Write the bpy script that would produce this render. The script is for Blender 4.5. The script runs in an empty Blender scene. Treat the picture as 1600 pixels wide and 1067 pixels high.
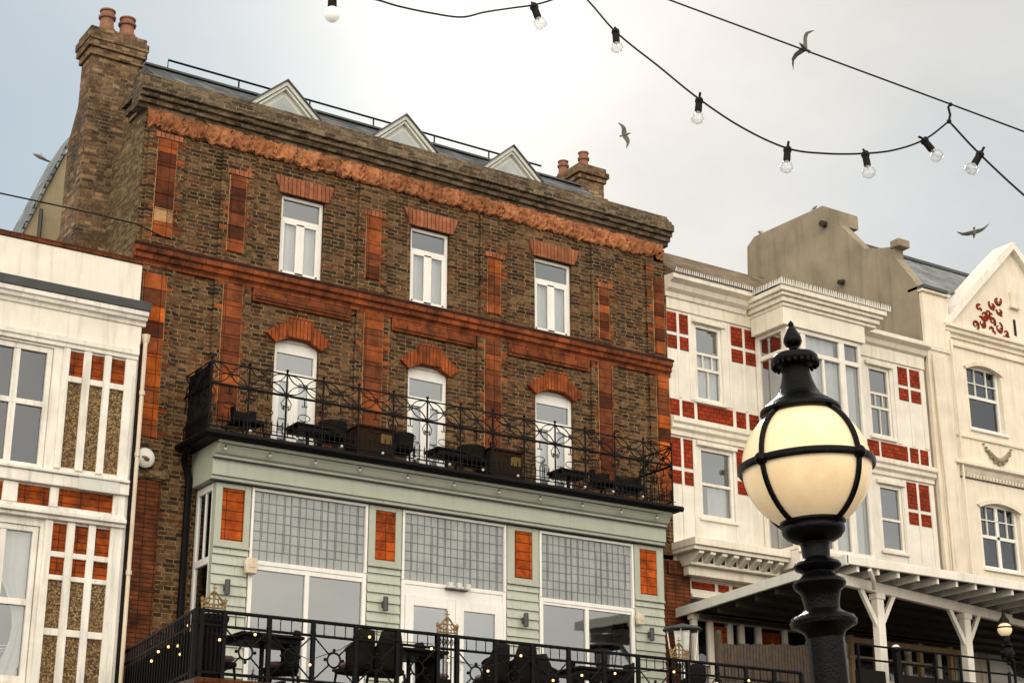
import bpy, bmesh, math, random
from mathutils import Vector, Matrix
random.seed(7)
S = bpy.context.scene
COL = S.collection
rad = math.radians

# ------------------------------------------------------------------ helpers
def srgb(h):
    h = h.lstrip('#'); o = []
    for i in (0, 2, 4):
        c = int(h[i:i+2], 16)/255
        o.append(c/12.92 if c <= .04045 else ((c+.055)/1.055)**2.4)
    return (*o, 1)

class MB:
    """collects faces, builds ONE mesh object"""
    def __init__(s): s.v = []; s.f = []; s.mi = []; s.cur = 0; s.M = None
    def add(s, vs, fs):
        b = len(s.v)
        for p in vs:
            p = Vector(p)
            s.v.append(s.M @ p if s.M else p)
        for f in fs: s.f.append([b+i for i in f]); s.mi.append(s.cur)
        return s
    def box(s, x0, x1, y0, y1, z0, z1):
        return s.add([(x0,y0,z0),(x1,y0,z0),(x1,y1,z0),(x0,y1,z0),(x0,y0,z1),(x1,y0,z1),(x1,y1,z1),(x0,y1,z1)],
                     [(0,3,2,1),(4,5,6,7),(0,1,5,4),(1,2,6,5),(2,3,7,6),(3,0,4,7)])
    def quad(s, a, b, c, d): return s.add([a,b,c,d], [(0,1,2,3)])
    def poly_xz(s, pts, y0, y1):
        n = len(pts)
        return s.add([(x,y0,z) for x,z in pts]+[(x,y1,z) for x,z in pts],
                     [tuple(range(n)), tuple(range(2*n-1,n-1,-1))]+[(i,(i+1)%n,n+(i+1)%n,n+i) for i in range(n)])
    def poly_yz(s, pts, x0, x1):
        n = len(pts)
        return s.add([(x0,y,z) for y,z in pts]+[(x1,y,z) for y,z in pts],
                     [tuple(range(n)), tuple(range(2*n-1,n-1,-1))]+[(i,(i+1)%n,n+(i+1)%n,n+i) for i in range(n)])
    def tube(s, pts, r, n=6, closed=False):
        pts = [Vector(p) for p in pts]; m = len(pts); vs = []; fs = []
        ref = None
        for i, p in enumerate(pts):
            if closed: t = pts[(i+1) % m]-pts[i-1]
            else: t = pts[min(i+1, m-1)]-pts[max(i-1, 0)]
            if t.length < 1e-9: t = Vector((0,0,1))
            t.normalize()
            if ref is None:
                ref = t.orthogonal().normalized()
            ref = (ref-t*ref.dot(t))
            if ref.length < 1e-6: ref = t.orthogonal()
            ref.normalize(); b = t.cross(ref)
            rr = r[i] if isinstance(r, (list, tuple)) else r
            for k in range(n):
                a = 2*math.pi*k/n
                vs.append(p+ref*math.cos(a)*rr+b*math.sin(a)*rr)
        for i in range(m if closed else m-1):
            j = (i+1) % m
            for k in range(n):
                l = (k+1) % n
                fs.append((i*n+k, i*n+l, j*n+l, j*n+k))
        if not closed: fs += [tuple(range(n-1,-1,-1)), tuple(range((m-1)*n, m*n))]
        return s.add(vs, fs)
    def lathe(s, prof, c=(0,0,0), n=24):
        vs = []; fs = []; m = len(prof)
        for r, z in prof:
            for k in range(n):
                a = 2*math.pi*k/n
                vs.append((c[0]+r*math.cos(a), c[1]+r*math.sin(a), c[2]+z))
        for i in range(m-1):
            for k in range(n):
                l = (k+1) % n
                fs.append((i*n+k, i*n+l, (i+1)*n+l, (i+1)*n+k))
        fs += [tuple(range(n-1,-1,-1)), tuple(range((m-1)*n, m*n))]
        return s.add(vs, fs)
    def ball(s, c, r, n=12, m=8, sz=1.0):
        return s.lathe([(max(r*math.sin(math.pi*i/m), 1e-4), -r*sz*math.cos(math.pi*i/m)) for i in range(m+1)], c, n)
    def build(s, name, mat, parent=None, smooth=False, bevel=0, angle=40, nrm=True):
        me = bpy.data.meshes.new(name)
        off = ORG[parent.name] if parent else Vector((0,0,0))
        if not parent and s.v:
            off = Vector((sum(p.x for p in s.v)/len(s.v), sum(p.y for p in s.v)/len(s.v), min(p.z for p in s.v)))
        me.from_pydata([tuple(p-off) for p in s.v], [], s.f)
        mats = mat if isinstance(mat, (list, tuple)) else [mat]
        for m in mats: me.materials.append(m)
        me.polygons.foreach_set('material_index', s.mi)
        if nrm:
            bm = bmesh.new(); bm.from_mesh(me); bmesh.ops.recalc_face_normals(bm, faces=bm.faces); bm.to_mesh(me); bm.free()
        if smooth:
            me.shade_smooth(); me.set_sharp_from_angle(angle=rad(angle))
        o = bpy.data.objects.new(name, me); COL.objects.link(o)
        ORG[o.name] = off
        if parent: o.parent = parent
        else: o.location = off
        if bevel:
            b = o.modifiers.new('bevel', 'BEVEL'); b.width = bevel; b.segments = 1; b.limit_method = 'ANGLE'; b.angle_limit = rad(50)
        return o
ORG = {}

def tag(o, label=None, cat=None, group=None, kind=None):
    if label: o['label'] = label
    if cat: o['category'] = cat
    if group: o['group'] = group
    if kind: o['kind'] = kind
    return o
def thing(name, loc, label, cat, group=None):
    o = bpy.data.objects.new(name, None); COL.objects.link(o); o.location = loc
    o.empty_display_size = .3
    ORG[o.name] = Vector(loc)
    return tag(o, label, cat, group)
def dup_part(o, parent, loc=None):
    c = o.copy(); COL.objects.link(c); c.parent = parent
    if loc is not None: c.location = loc
    ORG[c.name] = ORG[o.name]
    for k in list(o.children): dup_part(k, c)
    return c
def dup(root, loc, rotz, label):
    r = root.copy(); COL.objects.link(r); r.location = loc; r.rotation_euler = (0,0,rotz); r['label'] = label
    ORG[r.name] = Vector(loc)
    for k in list(root.children): dup_part(k, r)
    return r

# ------------------------------------------------------------------ materials
class NT:
    def __init__(s, name):
        s.m = bpy.data.materials.new(name); s.m.use_nodes = True; s.t = s.m.node_tree
        s.p = s.t.nodes['Principled BSDF']; s.out = s.t.nodes['Material Output']
        s.co = s.n('ShaderNodeTexCoord').outputs['Object']
    def n(s, typ, **k):
        x = s.t.nodes.new(typ)
        for a, b in k.items(): setattr(x, a, b)
        return x
    def l(s, a, b): s.t.links.new(a, b)
    def val(s, sock, v):
        if hasattr(v, 'links'): s.l(v, sock)
        else: sock.default_value = v
    def math(s, op, a, b=None, clamp=False):
        x = s.n('ShaderNodeMath', operation=op); x.use_clamp = clamp
        s.val(x.inputs[0], a)
        if b is not None: s.val(x.inputs[1], b)
        return x.outputs[0]
    def scale(s, vec, sc):
        x = s.n('ShaderNodeMapping'); s.l(vec, x.inputs[0]); x.inputs['Scale'].default_value = sc
        return x.outputs[0]
    def noise(s, sc, detail=4, rough=.55, vec=None, dist=0):
        x = s.n('ShaderNodeTexNoise'); s.l(vec or s.co, x.inputs['Vector'])
        x.inputs['Scale'].default_value = sc; x.inputs['Detail'].default_value = detail; x.inputs['Roughness'].default_value = rough
        x.inputs['Distortion'].default_value = dist
        return x.outputs['Fac']
    def ramp(s, fac, stops, mode='LINEAR'):
        x = s.n('ShaderNodeValToRGB'); s.l(fac, x.inputs[0]); e = x.color_ramp; e.interpolation = mode
        while len(e.elements) < len(stops): e.elements.new(.5)
        for el, (p, c) in zip(e.elements, stops):
            el.position = p; el.color = c if len(c) == 4 else (*c, 1)
        return x.outputs[0]
    def mix(s, fac, a, b, mode='MIX'):
        x = s.n('ShaderNodeMix', data_type='RGBA', blend_type=mode)
        s.val(x.inputs[0], fac); s.val(x.inputs[6], a); s.val(x.inputs[7], b)
        return x.outputs[2]
    def bump(s, h, strength, dist=.02, nrm=None):
        x = s.n('ShaderNodeBump'); s.l(h, x.inputs['Height']); x.inputs['Strength'].default_value = strength
        x.inputs['Distance'].default_value = dist
        if nrm: s.l(nrm, x.inputs['Normal'])
        s.l(x.outputs[0], s.p.inputs['Normal']); return x.outputs[0]
    def wallco(s):
        sp = s.n('ShaderNodeSeparateXYZ'); s.l(s.co, sp.inputs[0])
        c = s.n('ShaderNodeCombineXYZ')
        s.l(s.math('ADD', sp.outputs[0], sp.outputs[1]), c.inputs[0]); s.l(sp.outputs[2], c.inputs[1])
        return c.outputs[0]
W = lambda g: (g, g, g, 1)

def paint(name, col, rough=.55, var=.12, dirt='#6b5d48', dirt_amt=.35, streak=True, bump=.15, scale=1.0, metallic=0, spec=.4):
    t = NT(name); b = srgb(col)
    d = tuple(x*(1-var*1.6) for x in b[:3])+(1,)
    c = t.mix(t.ramp(t.noise(2.2*scale, 5), [(.35, W(0)), (.7, W(1))]), b, d)
    v = t.scale(t.co, (9*scale, 9*scale, .7*scale)) if streak else t.scale(t.co, (3*scale, 3*scale, 3*scale))
    f = t.ramp(t.noise(1.0, 6, .62, v), [(.5, W(0)), (.82, W(dirt_amt))])
    c = t.mix(f, c, srgb(dirt))
    g = t.ramp(t.noise(55*scale, 3, .6), [(.62, W(0)), (.74, W(dirt_amt*.8))])
    c = t.mix(g, c, srgb(dirt))
    t.l(c, t.p.inputs['Base Color']); t.p.inputs['Roughness'].default_value = rough
    t.p.inputs['Metallic'].default_value = metallic
    t.p.inputs['Specular IOR Level'].default_value = spec
    if bump: t.bump(t.noise(30*scale, 5, .6), bump, .01)
    return t.m

def brick(name, stops, mortar, bw=.225, bh=.075, ms=.011, patch=None, rough=.9, bumpd=.012, offset=.5, squash=(.66, 2), noisy=.35):
    t = NT(name); co = t.wallco()
    nz = t.n('ShaderNodeTexNoise'); t.l(co, nz.inputs['Vector']); nz.inputs['Scale'].default_value = 7; nz.inputs['Detail'].default_value = 3
    sb = t.n('ShaderNodeVectorMath', operation='SUBTRACT'); t.l(nz.outputs['Color'], sb.inputs[0]); sb.inputs[1].default_value = (.5,.5,.5)
    sc_ = t.n('ShaderNodeVectorMath', operation='MULTIPLY'); t.l(sb.outputs[0], sc_.inputs[0]); sc_.inputs[1].default_value = (.03,.014,0)
    ad = t.n('ShaderNodeVectorMath', operation='ADD'); t.l(co, ad.inputs[0]); t.l(sc_.outputs[0], ad.inputs[1]); co = ad.outputs[0]
    x = t.n('ShaderNodeTexBrick'); t.l(co, x.inputs['Vector'])
    x.offset = offset; x.offset_frequency = 2; x.squash = squash[0]; x.squash_frequency = squash[1]
    x.inputs['Color1'].default_value = W(0); x.inputs['Color2'].default_value = W(1); x.inputs['Mortar'].default_value = W(.5)
    for k, v in {'Scale':1, 'Mortar Size':ms, 'Mortar Smooth':.25, 'Bias':0, 'Brick Width':bw, 'Row Height':bh}.items(): x.inputs[k].default_value = v
    c = t.ramp(x.outputs['Color'], stops)
    # big weather patches
    n1 = t.ramp(t.noise(.9, 5, .6), [(.38, W(0)), (.66, W(1))])
    c = t.mix(t.math('MULTIPLY', n1, .5), c, t.mix(1, c, srgb('#6b5038'), 'OVERLAY'))
    n2 = t.ramp(t.noise(14, 4, .65), [(.35, W(.55)), (.7, W(1.35))])
    c = t.mix(noisy*2, c, n2, 'MULTIPLY')
    st = t.ramp(t.noise(1.0, 6, .65, t.scale(t.co, (5, 5, .45))), [(.5, W(0)), (.74, W(.5))])
    c = t.mix(st, c, srgb('#17120e'))
    ef = t.ramp(t.noise(1.7, 5, .6), [(.56, W(0)), (.72, W(.35))])
    c = t.mix(ef, c, srgb('#8a6c4a'))
    if patch:
        pf = t.ramp(t.noise(patch[1], 4, .6), [(patch[2], W(0)), (patch[2]+.14, W(patch[3]))])
        c = t.mix(pf, c, srgb(patch[0]))
    mo = t.mix(t.ramp(t.noise(9, 5, .7), [(.36, W(0)), (.6, W(1))]), srgb(mortar), tuple(v*.2 for v in srgb(mortar)[:3])+(1,))
    c = t.mix(x.outputs['Fac'], c, mo)
    t.l(c, t.p.inputs['Base Color']); t.p.inputs['Roughness'].default_value = rough
    t.p.inputs['Specular IOR Level'].default_value = .25
    h = t.math('ADD', t.math('MULTIPLY', t.math('SUBTRACT', 1, x.outputs['Fac']), 1.0), t.math('MULTIPLY', t.noise(40, 4), .5))
    t.bump(h, .8, bumpd)
    return t.m

def tile(name, col, dark, joint=(.35, .3), rough=.45, carve=0, jd=.5, soot=.55):
    """glazed terracotta: blocks with thin joints, soot and colour drift"""
    t = NT(name); co = t.wallco()
    c = t.mix(t.ramp(t.noise(5, 5, .6), [(.35, W(0)), (.68, W(1))]), srgb(col), srgb(dark))
    f = t.ramp(t.noise(1.6, 6, .65), [(.5, W(0)), (.75, W(soot))])
    c = t.mix(f, c, srgb('#241712'))
    x = t.n('ShaderNodeTexBrick'); t.l(co, x.inputs['Vector']); x.offset = 0 if joint[0] > .2 else .5
    for k, v in {'Scale':1, 'Mortar Size':.006, 'Mortar Smooth':.2, 'Brick Width':joint[0], 'Row Height':joint[1]}.items(): x.inputs[k].default_value = v
    x.inputs['Color1'].default_value = W(.7); x.inputs['Color2'].default_value = W(1.15)
    c = t.mix(.85, c, x.outputs['Color'], 'MULTIPLY')
    c = t.mix(t.math('MULTIPLY', x.outputs['Fac'], jd), c, srgb('#2b1c14'))
    t.l(c, t.p.inputs['Base Color']); t.p.inputs['Roughness'].default_value = rough+.3; t.p.inputs['Specular IOR Level'].default_value = .15
    h = t.math('SUBTRACT', t.math('MULTIPLY', t.noise(18 if carve else 30, 4, .6), carve or .4), x.outputs['Fac'])
    t.bump(h, .7, .02)
    return t.m

def glass(name, tint='#c9d2da', refl=.35, ripple=.02, rsc=1.5):
    t = NT(name); t.t.nodes.remove(t.p)
    g = t.n('ShaderNodeBsdfGlossy'); g.inputs['Color'].default_value = srgb(tint); g.inputs['Roughness'].default_value = .03
    tr = t.n('ShaderNodeBsdfTransparent'); tr.inputs['Color'].default_value = (.8,.82,.84,1)
    m = t.n('ShaderNodeMixShader')
    fr = t.n('ShaderNodeLayerWeight'); fr.inputs['Blend'].default_value = .25
    t.l(t.math('ADD', t.math('MULTIPLY', fr.outputs['Fresnel'], .6), refl, True), m.inputs[0])
    t.l(tr.outputs[0], m.inputs[1]); t.l(g.outputs[0], m.inputs[2]); t.l(m.outputs[0], t.out.inputs['Surface'])
    b = t.n('ShaderNodeBump'); b.inputs['Strength'].default_value = ripple; b.inputs['Distance'].default_value = .1
    t.l(t.noise(rsc, 2), b.inputs['Height']); t.l(b.outputs[0], g.inputs['Normal'])
    return t.m

def plain(name, col, rough=.6, metallic=0, emit=None, estr=0, trans=0, spec=.5, var=.3, sc=8, bump=.1):
    t = NT(name); b = srgb(col)
    c = t.mix(t.ramp(t.noise(sc, 5), [(.35, W(0)), (.7, W(1))]), b, tuple(x*(1-var) for x in b[:3])+(1,))
    t.l(c, t.p.inputs['Base Color']); t.p.inputs['Roughness'].default_value = rough; t.p.inputs['Metallic'].default_value = metallic
    t.p.inputs['Specular IOR Level'].default_value = spec
    if emit:
        t.p.inputs['Emission Color'].default_value = srgb(emit); t.p.inputs['Emission Strength'].default_value = estr
    if trans: t.p.inputs['Transmission Weight'].default_value = trans
    if bump: t.bump(t.noise(sc*5, 4), bump, .01)
    return t.m

B_DARK = [(0, srgb('#2a1d15')), (.2, srgb('#412e20')), (.42, srgb('#573f2a')), (.6, srgb('#654a32')), (.78, srgb('#7c5f42')), (.9, srgb('#683b20')), (1, srgb('#38281b'))]
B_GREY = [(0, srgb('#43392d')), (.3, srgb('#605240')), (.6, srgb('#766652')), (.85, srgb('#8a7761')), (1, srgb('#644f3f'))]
B_CHIM = [(0, srgb('#4f4031')), (.35, srgb('#735c45')), (.65, srgb('#8b7054')), (.85, srgb('#a68a6a')), (1, srgb('#69452f'))]  # tan lifted to put part of the sun haze into the chimney brick
B_PALE = [(0, srgb('#4e4030')), (.35, srgb('#63523c')), (.65, srgb('#7c6a4d')), (.85, srgb('#8f7b5a')), (1, srgb('#5a4634'))]
MAT = {}
MAT['brick'] = brick('dark_stock_brick', B_DARK, '#9a8159', ms=.0085, patch=('#191410', .6, .56, .5))
MAT['brickg'] = brick('hazed_parapet_brick', B_GREY, '#94866d', ms=.008, patch=('#332d27', .8, .57, .6))  # paler brick: sun haze over the roofline put into the colour
MAT['brickc'] = brick('chimney_brick', B_CHIM, '#8f7c60', ms=.008, patch=('#1f1814', .8, .5, .85))
MAT['brickp'] = brick('yellow_stock_brick', B_PALE, '#8a7550', patch=('#241c14', .8, .58, .5))
TC = ['#2a1511', '#54201a', '#87371f', '#b4491d', '#c2521c', '#b58a60']      # maroon black .. orange .. pale
for i, (a, d) in enumerate([('#35221a', '#221812'), ('#5f2d16', '#40200f'), ('#804424', '#562c16'), ('#a15428', '#733916'), ('#c8641e', '#9f4a10'), ('#b8946a', '#966c40')]):
    MAT['tc%d' % i] = tile('terracotta_block_%s' % 'abcdef'[i], a, d, (.4, .3))
MAT['tcband'] = tile('terracotta_moulding', '#8f4a26', '#572b16', (.3, .5), soot=.9)
MAT['tcfrieze'] = tile('carved_terracotta_frieze', '#bd8059', '#955a36', (.45, 1.0), carve=2.6, jd=.12, soot=.6)
MAT['tcarch'] = tile('terracotta_voussoir', '#a15226', '#6f3616', (.075, 3.0), soot=.45)
MAT['tcflat'] = tile('weathered_voussoir', '#a6694a', '#854d31', (.085, 3.0), soot=.4)
MAT['tcpier'] = tile('sooty_terracotta_pier', '#774021', '#402110', (.225, .075), soot=.8, carve=.8)
MAT['tilepan'] = tile('orange_tile_panel', '#bd5715', '#8a380d', (.3, .16), soot=.8, carve=1.0)
MAT['redtile'] = tile('red_tile_panel', '#a03a19', '#7c2911', (.16, .09), soot=.35, carve=1.0)
MAT['orgtile'] = tile('rust_tile_panel', '#a0480f', '#5a2508', (.3, .12), soot=.8, carve=1.0)
MAT['white'] = paint('white_window_paint', '#e9e7e0', .4, .05, '#8a8070', .18, bump=.04)
MAT['oldwhite'] = paint('weathered_white_timber', '#ebe6dc', .6, .12, '#7a6a52', .6, bump=.35)
MAT['render'] = paint('off_white_render', '#ece5d8', .8, .07, '#8f826c', .4, bump=.35)
MAT['panelwhite'] = paint('cream_white_paint', '#e9e3d7', .6, .1, '#a2937a', .38, bump=.2)
MAT['cornice'] = paint('warm_white_moulding', '#e8e0cf', .6, .08, '#9a8a6c', .5, bump=.1)
MAT['cream'] = paint('cream_render', '#eadeca', .75, .08, '#a8926a', .45, bump=.2)
MAT['creamtrim'] = paint('cream_moulding', '#e8dcc8', .7, .1, '#a58a62', .5, bump=.12)
MAT['grey_render'] = paint('grey_cement_render', '#9c8f79', .9, .2, '#5d5344', .6, bump=.35, scale=.6)
MAT['sage'] = paint('sage_green_paint', '#abaf9f', .5, .05, '#77806c', .35, bump=.06)
MAT['sage2'] = paint('sage_weatherboard', '#b2b6a7', .5, .05, '#6f7866', .45, bump=.08)
MAT['pale'] = paint('pale_yellow_render', '#b8a888', .85, .1, '#8a795a', .5, bump=.2)
MAT['dormer'] = paint('dormer_white', '#d2d2c8', .6, .06, '#8d8c82', .3, bump=.05)
MAT['dormerpane'] = plain('pale_dormer_pane', '#a9afae', .4, sc=3, bump=0)
MAT['dgrey'] = plain('lead_grey', '#4a4c4c', .6, sc=3)
MAT['leadcame'] = plain('grey_lead_came', '#747a7b', .6, sc=3)
MAT['slate'] = brick('slate_roof', [(0, srgb('#4a5055')), (.5, srgb('#5f666b')), (1, srgb('#747a7d'))], '#2e3338', .3, .18, .012, rough=.55, squash=(1, 2), noisy=.2)
MAT['slatel'] = brick('pale_slate_roof', [(0, srgb('#7c8488')), (.5, srgb('#90989b')), (1, srgb('#a4aaac'))], '#3d4348', .34, .16, .016, rough=.5, squash=(1, 2), noisy=.2)
MAT['rooftile'] = brick('brown_roof_tile', [(0, srgb('#8a7a68')), (.5, srgb('#7a6a58')), (1, srgb('#96866f'))], '#5a4c3e', .2, .1, .008, squash=(1, 2), noisy=.3)
MAT['pebble'] = None
MAT['black'] = plain('black_iron', '#0d0d0e', .5, 0, sc=14, var=.5, bump=.3, spec=.12)
MAT['lampblack'] = plain('glossy_black_lamp_paint', '#08080a', .22, 0, sc=20, var=.4, bump=.35, spec=.10)
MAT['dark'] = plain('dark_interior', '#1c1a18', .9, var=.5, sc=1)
MAT['wicker'] = plain('dark_wicker', '#231f1c', .8, sc=60, var=.6, bump=.8, spec=.1)
MAT['brownwicker'] = plain('brown_wicker', '#35251a', .8, sc=50, var=.6, bump=.8, spec=.1)
MAT['cushion'] = plain('mauve_cushion', '#7d6569', .9, sc=6)
MAT['gold'] = plain('gilded_iron', '#8f7346', .5, .4, sc=25, var=.6)
MAT['steel'] = plain('brushed_steel', '#b9b9b7', .3, .9, sc=8, var=.2)
MAT['curtain'] = plain('white_net_curtain', '#dcdcd6', .9, sc=2, var=.08)
MAT['tiecurtain'] = plain('cream_curtain', '#cfcdc4', .9, sc=2, var=.15)
MAT['glass'] = glass('window_glass', '#cfd2d4', .30)
MAT['glassd'] = glass('dim_window_glass', '#b9bdc4', .17, .05, 2.5)
MAT['glassc'] = glass('curtained_window_glass', '#d8dde0', .2)
MAT['leadglass'] = None
MAT['wood'] = plain('grey_brown_timber', '#4e4236', .8, sc=9, var=.5)
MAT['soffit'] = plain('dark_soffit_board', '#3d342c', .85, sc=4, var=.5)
MAT['pipe'] = paint('cream_drainpipe', '#d8c9b2', .5, .1, '#7a5a40', .5, bump=.1)
MAT['pot'] = plain('terracotta_pot', '#8f624c', .8, sc=6, var=.4)
MAT['gull'] = plain('gull_plumage', '#9a968f', .8, sc=9, var=.5)
MAT['gulld'] = plain('gull_dark_plumage', '#77736c', .8, sc=9, var=.5)
MAT['beak'] = plain('yellow_beak', '#a98b3a', .5)
MAT['cable'] = plain('black_cable', '#24221f', .7, spec=.15)
MAT['ground'] = plain('paving', '#6f6a62', .9, sc=3)
MAT['asphalt'] = plain('asphalt', '#3a3a3b', .95, sc=20)

def mk_pebble():
    t = NT('pebbledash'); v = t.n('ShaderNodeTexVoronoi'); t.l(t.co, v.inputs['Vector']); v.inputs['Scale'].default_value = 38
    sep = t.n('ShaderNodeSeparateColor'); t.l(v.outputs['Color'], sep.inputs[0])
    c = t.ramp(sep.outputs[0], [(0, srgb('#3b2d1e')), (.35, srgb('#6b543a')), (.6, srgb('#94784c')), (.8, srgb('#b59a6a')), (1, srgb('#7d5a2c'))])
    c = t.mix(t.ramp(t.noise(1.2, 4), [(.4, W(0)), (.7, W(.6))]), c, srgb('#6e4c1e'))
    c = t.mix(t.ramp(v.outputs['Distance'], [(.35, W(0)), (.8, W(.7))]), c, srgb('#2c2217'))
    t.l(c, t.p.inputs['Base Color']); t.p.inputs['Roughness'].default_value = .9
    t.bump(t.math('SUBTRACT', 1, v.outputs['Distance']), 1, .015)
    return t.m
MAT['pebble'] = mk_pebble()

def mk_lead():
    t = NT('frosted_leaded_glass')
    c = t.mix(t.ramp(t.noise(3, 3), [(.3, W(0)), (.7, W(1))]), srgb('#949896'), srgb('#7f8482'))
    t.l(c, t.p.inputs['Base Color']); t.p.inputs['Roughness'].default_value = .25; t.p.inputs['Specular IOR Level'].default_value = .8
    t.bump(t.noise(14, 3), .15, .02)
    return t.m
MAT['leadglass'] = mk_lead()

def mk_globe():
    t = NT('opal_lamp_globe')
    d = t.ramp(t.noise(5, 6, .65), [(.45, srgb('#efd5a8')), (.75, srgb('#d8b888'))])
    d = t.mix(t.ramp(t.noise(1, 5, .6, t.scale(t.co, (14, 14, 2))), [(.55, W(0)), (.8, W(.35))]), d, srgb('#b79f74'))
    t.l(d, t.p.inputs['Base Color']); t.p.inputs['Roughness'].default_value = .22
    t.p.inputs['Subsurface Weight'].default_value = 0
    n = t.ramp(t.noise(2.2, 4), [(.3, srgb('#ffe6c2')), (.75, srgb('#f8d8a8'))])
    t.l(n, t.p.inputs['Emission Color']); t.p.inputs['Emission Strength'].default_value = .22
    return t.m
MAT['globe'] = mk_globe()
MAT['litbulb'] = plain('lit_warm_bulb', '#ffd9a0', .4, emit='#ffcf8a', estr=1.6, bump=0)
MAT['whitebulb'] = plain('frosted_bulb', '#b9b9b3', .3, var=.05, bump=0)

MAT['globebulb'] = plain('opal_white_bulb', '#efeee8', .35, var=.04, bump=0, emit='#fff6e6', estr=.35)
def mk_bulb():
    t = NT('clear_bulb_glass'); t.t.nodes.remove(t.p)
    g = t.n('ShaderNodeBsdfGlossy'); g.inputs['Roughness'].default_value = .04
    tr = t.n('ShaderNodeBsdfTransparent'); tr.inputs['Color'].default_value = (.93,.93,.92,1)
    lw = t.n('ShaderNodeLayerWeight'); lw.inputs['Blend'].default_value = .35
    m = t.n('ShaderNodeMixShader'); t.l(t.math('ADD', t.math('MULTIPLY', lw.outputs['Facing'], .5), .08, True), m.inputs[0])
    t.l(tr.outputs[0], m.inputs[1]); t.l(g.outputs[0], m.inputs[2]); t.l(m.outputs[0], t.out.inputs['Surface'])
    return t.m
MAT['bulb'] = mk_bulb()

# ------------------------------------------------------------------ camera, light, sky
YAW, PITCH, ROLL = rad(33.42), rad(19.29), rad(-.09)
hv = Vector((math.sin(YAW), math.cos(YAW), 0)); rv = Vector((math.cos(YAW), -math.sin(YAW), 0)); uv = Vector((0,0,1))
FW = hv*math.cos(PITCH)+uv*math.sin(PITCH); UP0 = -hv*math.sin(PITCH)+uv*math.cos(PITCH)
RT = rv*math.cos(ROLL)+UP0*math.sin(ROLL); UP = -rv*math.sin(ROLL)+UP0*math.cos(ROLL)
cam = bpy.data.cameras.new('camera'); co = bpy.data.objects.new('camera', cam); COL.objects.link(co)
cam.sensor_width = 36; cam.lens = 2640*36/1600; cam.clip_end = 3000; cam.clip_start = .05
co.matrix_world = Matrix(((RT.x, UP.x, -FW.x, 0), (RT.y, UP.y, -FW.y, 0), (RT.z, UP.z, -FW.z, 1.6), (0,0,0,1)))
S.camera = co

SUN_EL, SUN_AZ = rad(29.5), rad(32.0)          # azimuth from +Y towards +X: behind the hotel roof
sd = Vector((math.sin(SUN_AZ)*math.cos(SUN_EL), math.cos(SUN_AZ)*math.cos(SUN_EL), math.sin(SUN_EL)))
sun = bpy.data.lights.new('sun', 'SUN'); so = bpy.data.objects.new('sun', sun); COL.objects.link(so)
sun.energy = 1.5; sun.angle = rad(10); sun.color = (1, .93, .82)
so.rotation_euler = (-sd).to_track_quat('-Z', 'Y').to_euler(); so.location = (20, 40, 60)

wd = bpy.data.worlds.new('World'); S.world = wd; wd.use_nodes = True
t = wd.node_tree; N = t.nodes; L = t.links
bg = N['Background']
def wn(typ, **k):
    x = N.new(typ)
    for a, b in k.items(): setattr(x, a, b)
    return x
def wm(op, a, b=None, c=None, clamp=False):
    x = wn('ShaderNodeMath', operation=op); x.use_clamp = clamp
    for i, v in enumerate((a, b, c)):
        if v is None: continue
        if hasattr(v, 'links'): L.new(v, x.inputs[i])
        else: x.inputs[i].default_value = v
    return x.outputs[0]
def wmix(f, a, b, mode='MIX'):
    x = wn('ShaderNodeMix', data_type='RGBA', blend_type=mode)
    for i, v in ((0, f), (6, a), (7, b)):
        if hasattr(v, 'links'): L.new(v, x.inputs[i])
        else: x.inputs[i].default_value = v
    return x.outputs[2]
def wramp(f, stops):
    x = wn('ShaderNodeValToRGB'); L.new(f, x.inputs[0])
    e = x.color_ramp
    while len(e.elements) < len(stops): e.elements.new(.5)
    for el, (p, g) in zip(e.elements, stops): el.position = p; el.color = (g, g, g, 1)
    return x.outputs[0]
sky = wn('ShaderNodeTexSky', sky_type='NISHITA'); sky.sun_disc = False
sky.sun_elevation = SUN_EL; sky.sun_rotation = SUN_AZ; sky.air_density = 1.0; sky.dust_density = 1.5
tc = wn('ShaderNodeTexCoord'); D = tc.outputs['Generated']
sep = wn('ShaderNodeSeparateXYZ'); L.new(D, sep.inputs[0])
def wdot(v):
    x = wn('ShaderNodeVectorMath', operation='DOT_PRODUCT'); L.new(D, x.inputs[0]); x.inputs[1].default_value = v
    return x.outputs['Value']
# cloud sheet: direction projected on a flat layer
zz = wm('ADD', wm('MAXIMUM', sep.outputs[2], 0), .22)
cmb = wn('ShaderNodeCombineXYZ'); L.new(wm('DIVIDE', sep.outputs[0], zz), cmb.inputs[0]); L.new(wm('DIVIDE', sep.outputs[1], zz), cmb.inputs[1])
def wnoise(sc, det, rough, seed):
    x = wn('ShaderNodeTexNoise'); L.new(cmb.outputs[0], x.inputs['Vector']); x.noise_dimensions = '4D'
    x.inputs['W'].default_value = seed
    x.inputs['Scale'].default_value = sc; x.inputs['Detail'].default_value = det; x.inputs['Roughness'].default_value = rough
    return x.outputs['Fac']
blue = Vector((math.sin(rad(14)), math.cos(rad(14)), math.tan(rad(22)))).normalized()     # clearer patch of sky behind the chimney
blue2 = Vector((math.sin(rad(56)), math.cos(rad(56)), math.tan(rad(20)))).normalized()
gap = wm('ADD', wm('MULTIPLY', wramp(wdot(blue), [(.955, 0), (.997, 1)]), .95), wm('MULTIPLY', wramp(wdot(blue2), [(.975, 0), (.999, 1)]), .3))
cover = wm('SUBTRACT', wm('ADD', wramp(wnoise(1.6, 6, .58, 2.0), [(.3, .6), (.6, 1)]), .04), gap, None, True)
shade = wramp(wnoise(3.4, 8, .6, 7.3), [(.28, .84), (.72, 1.06)])
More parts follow.
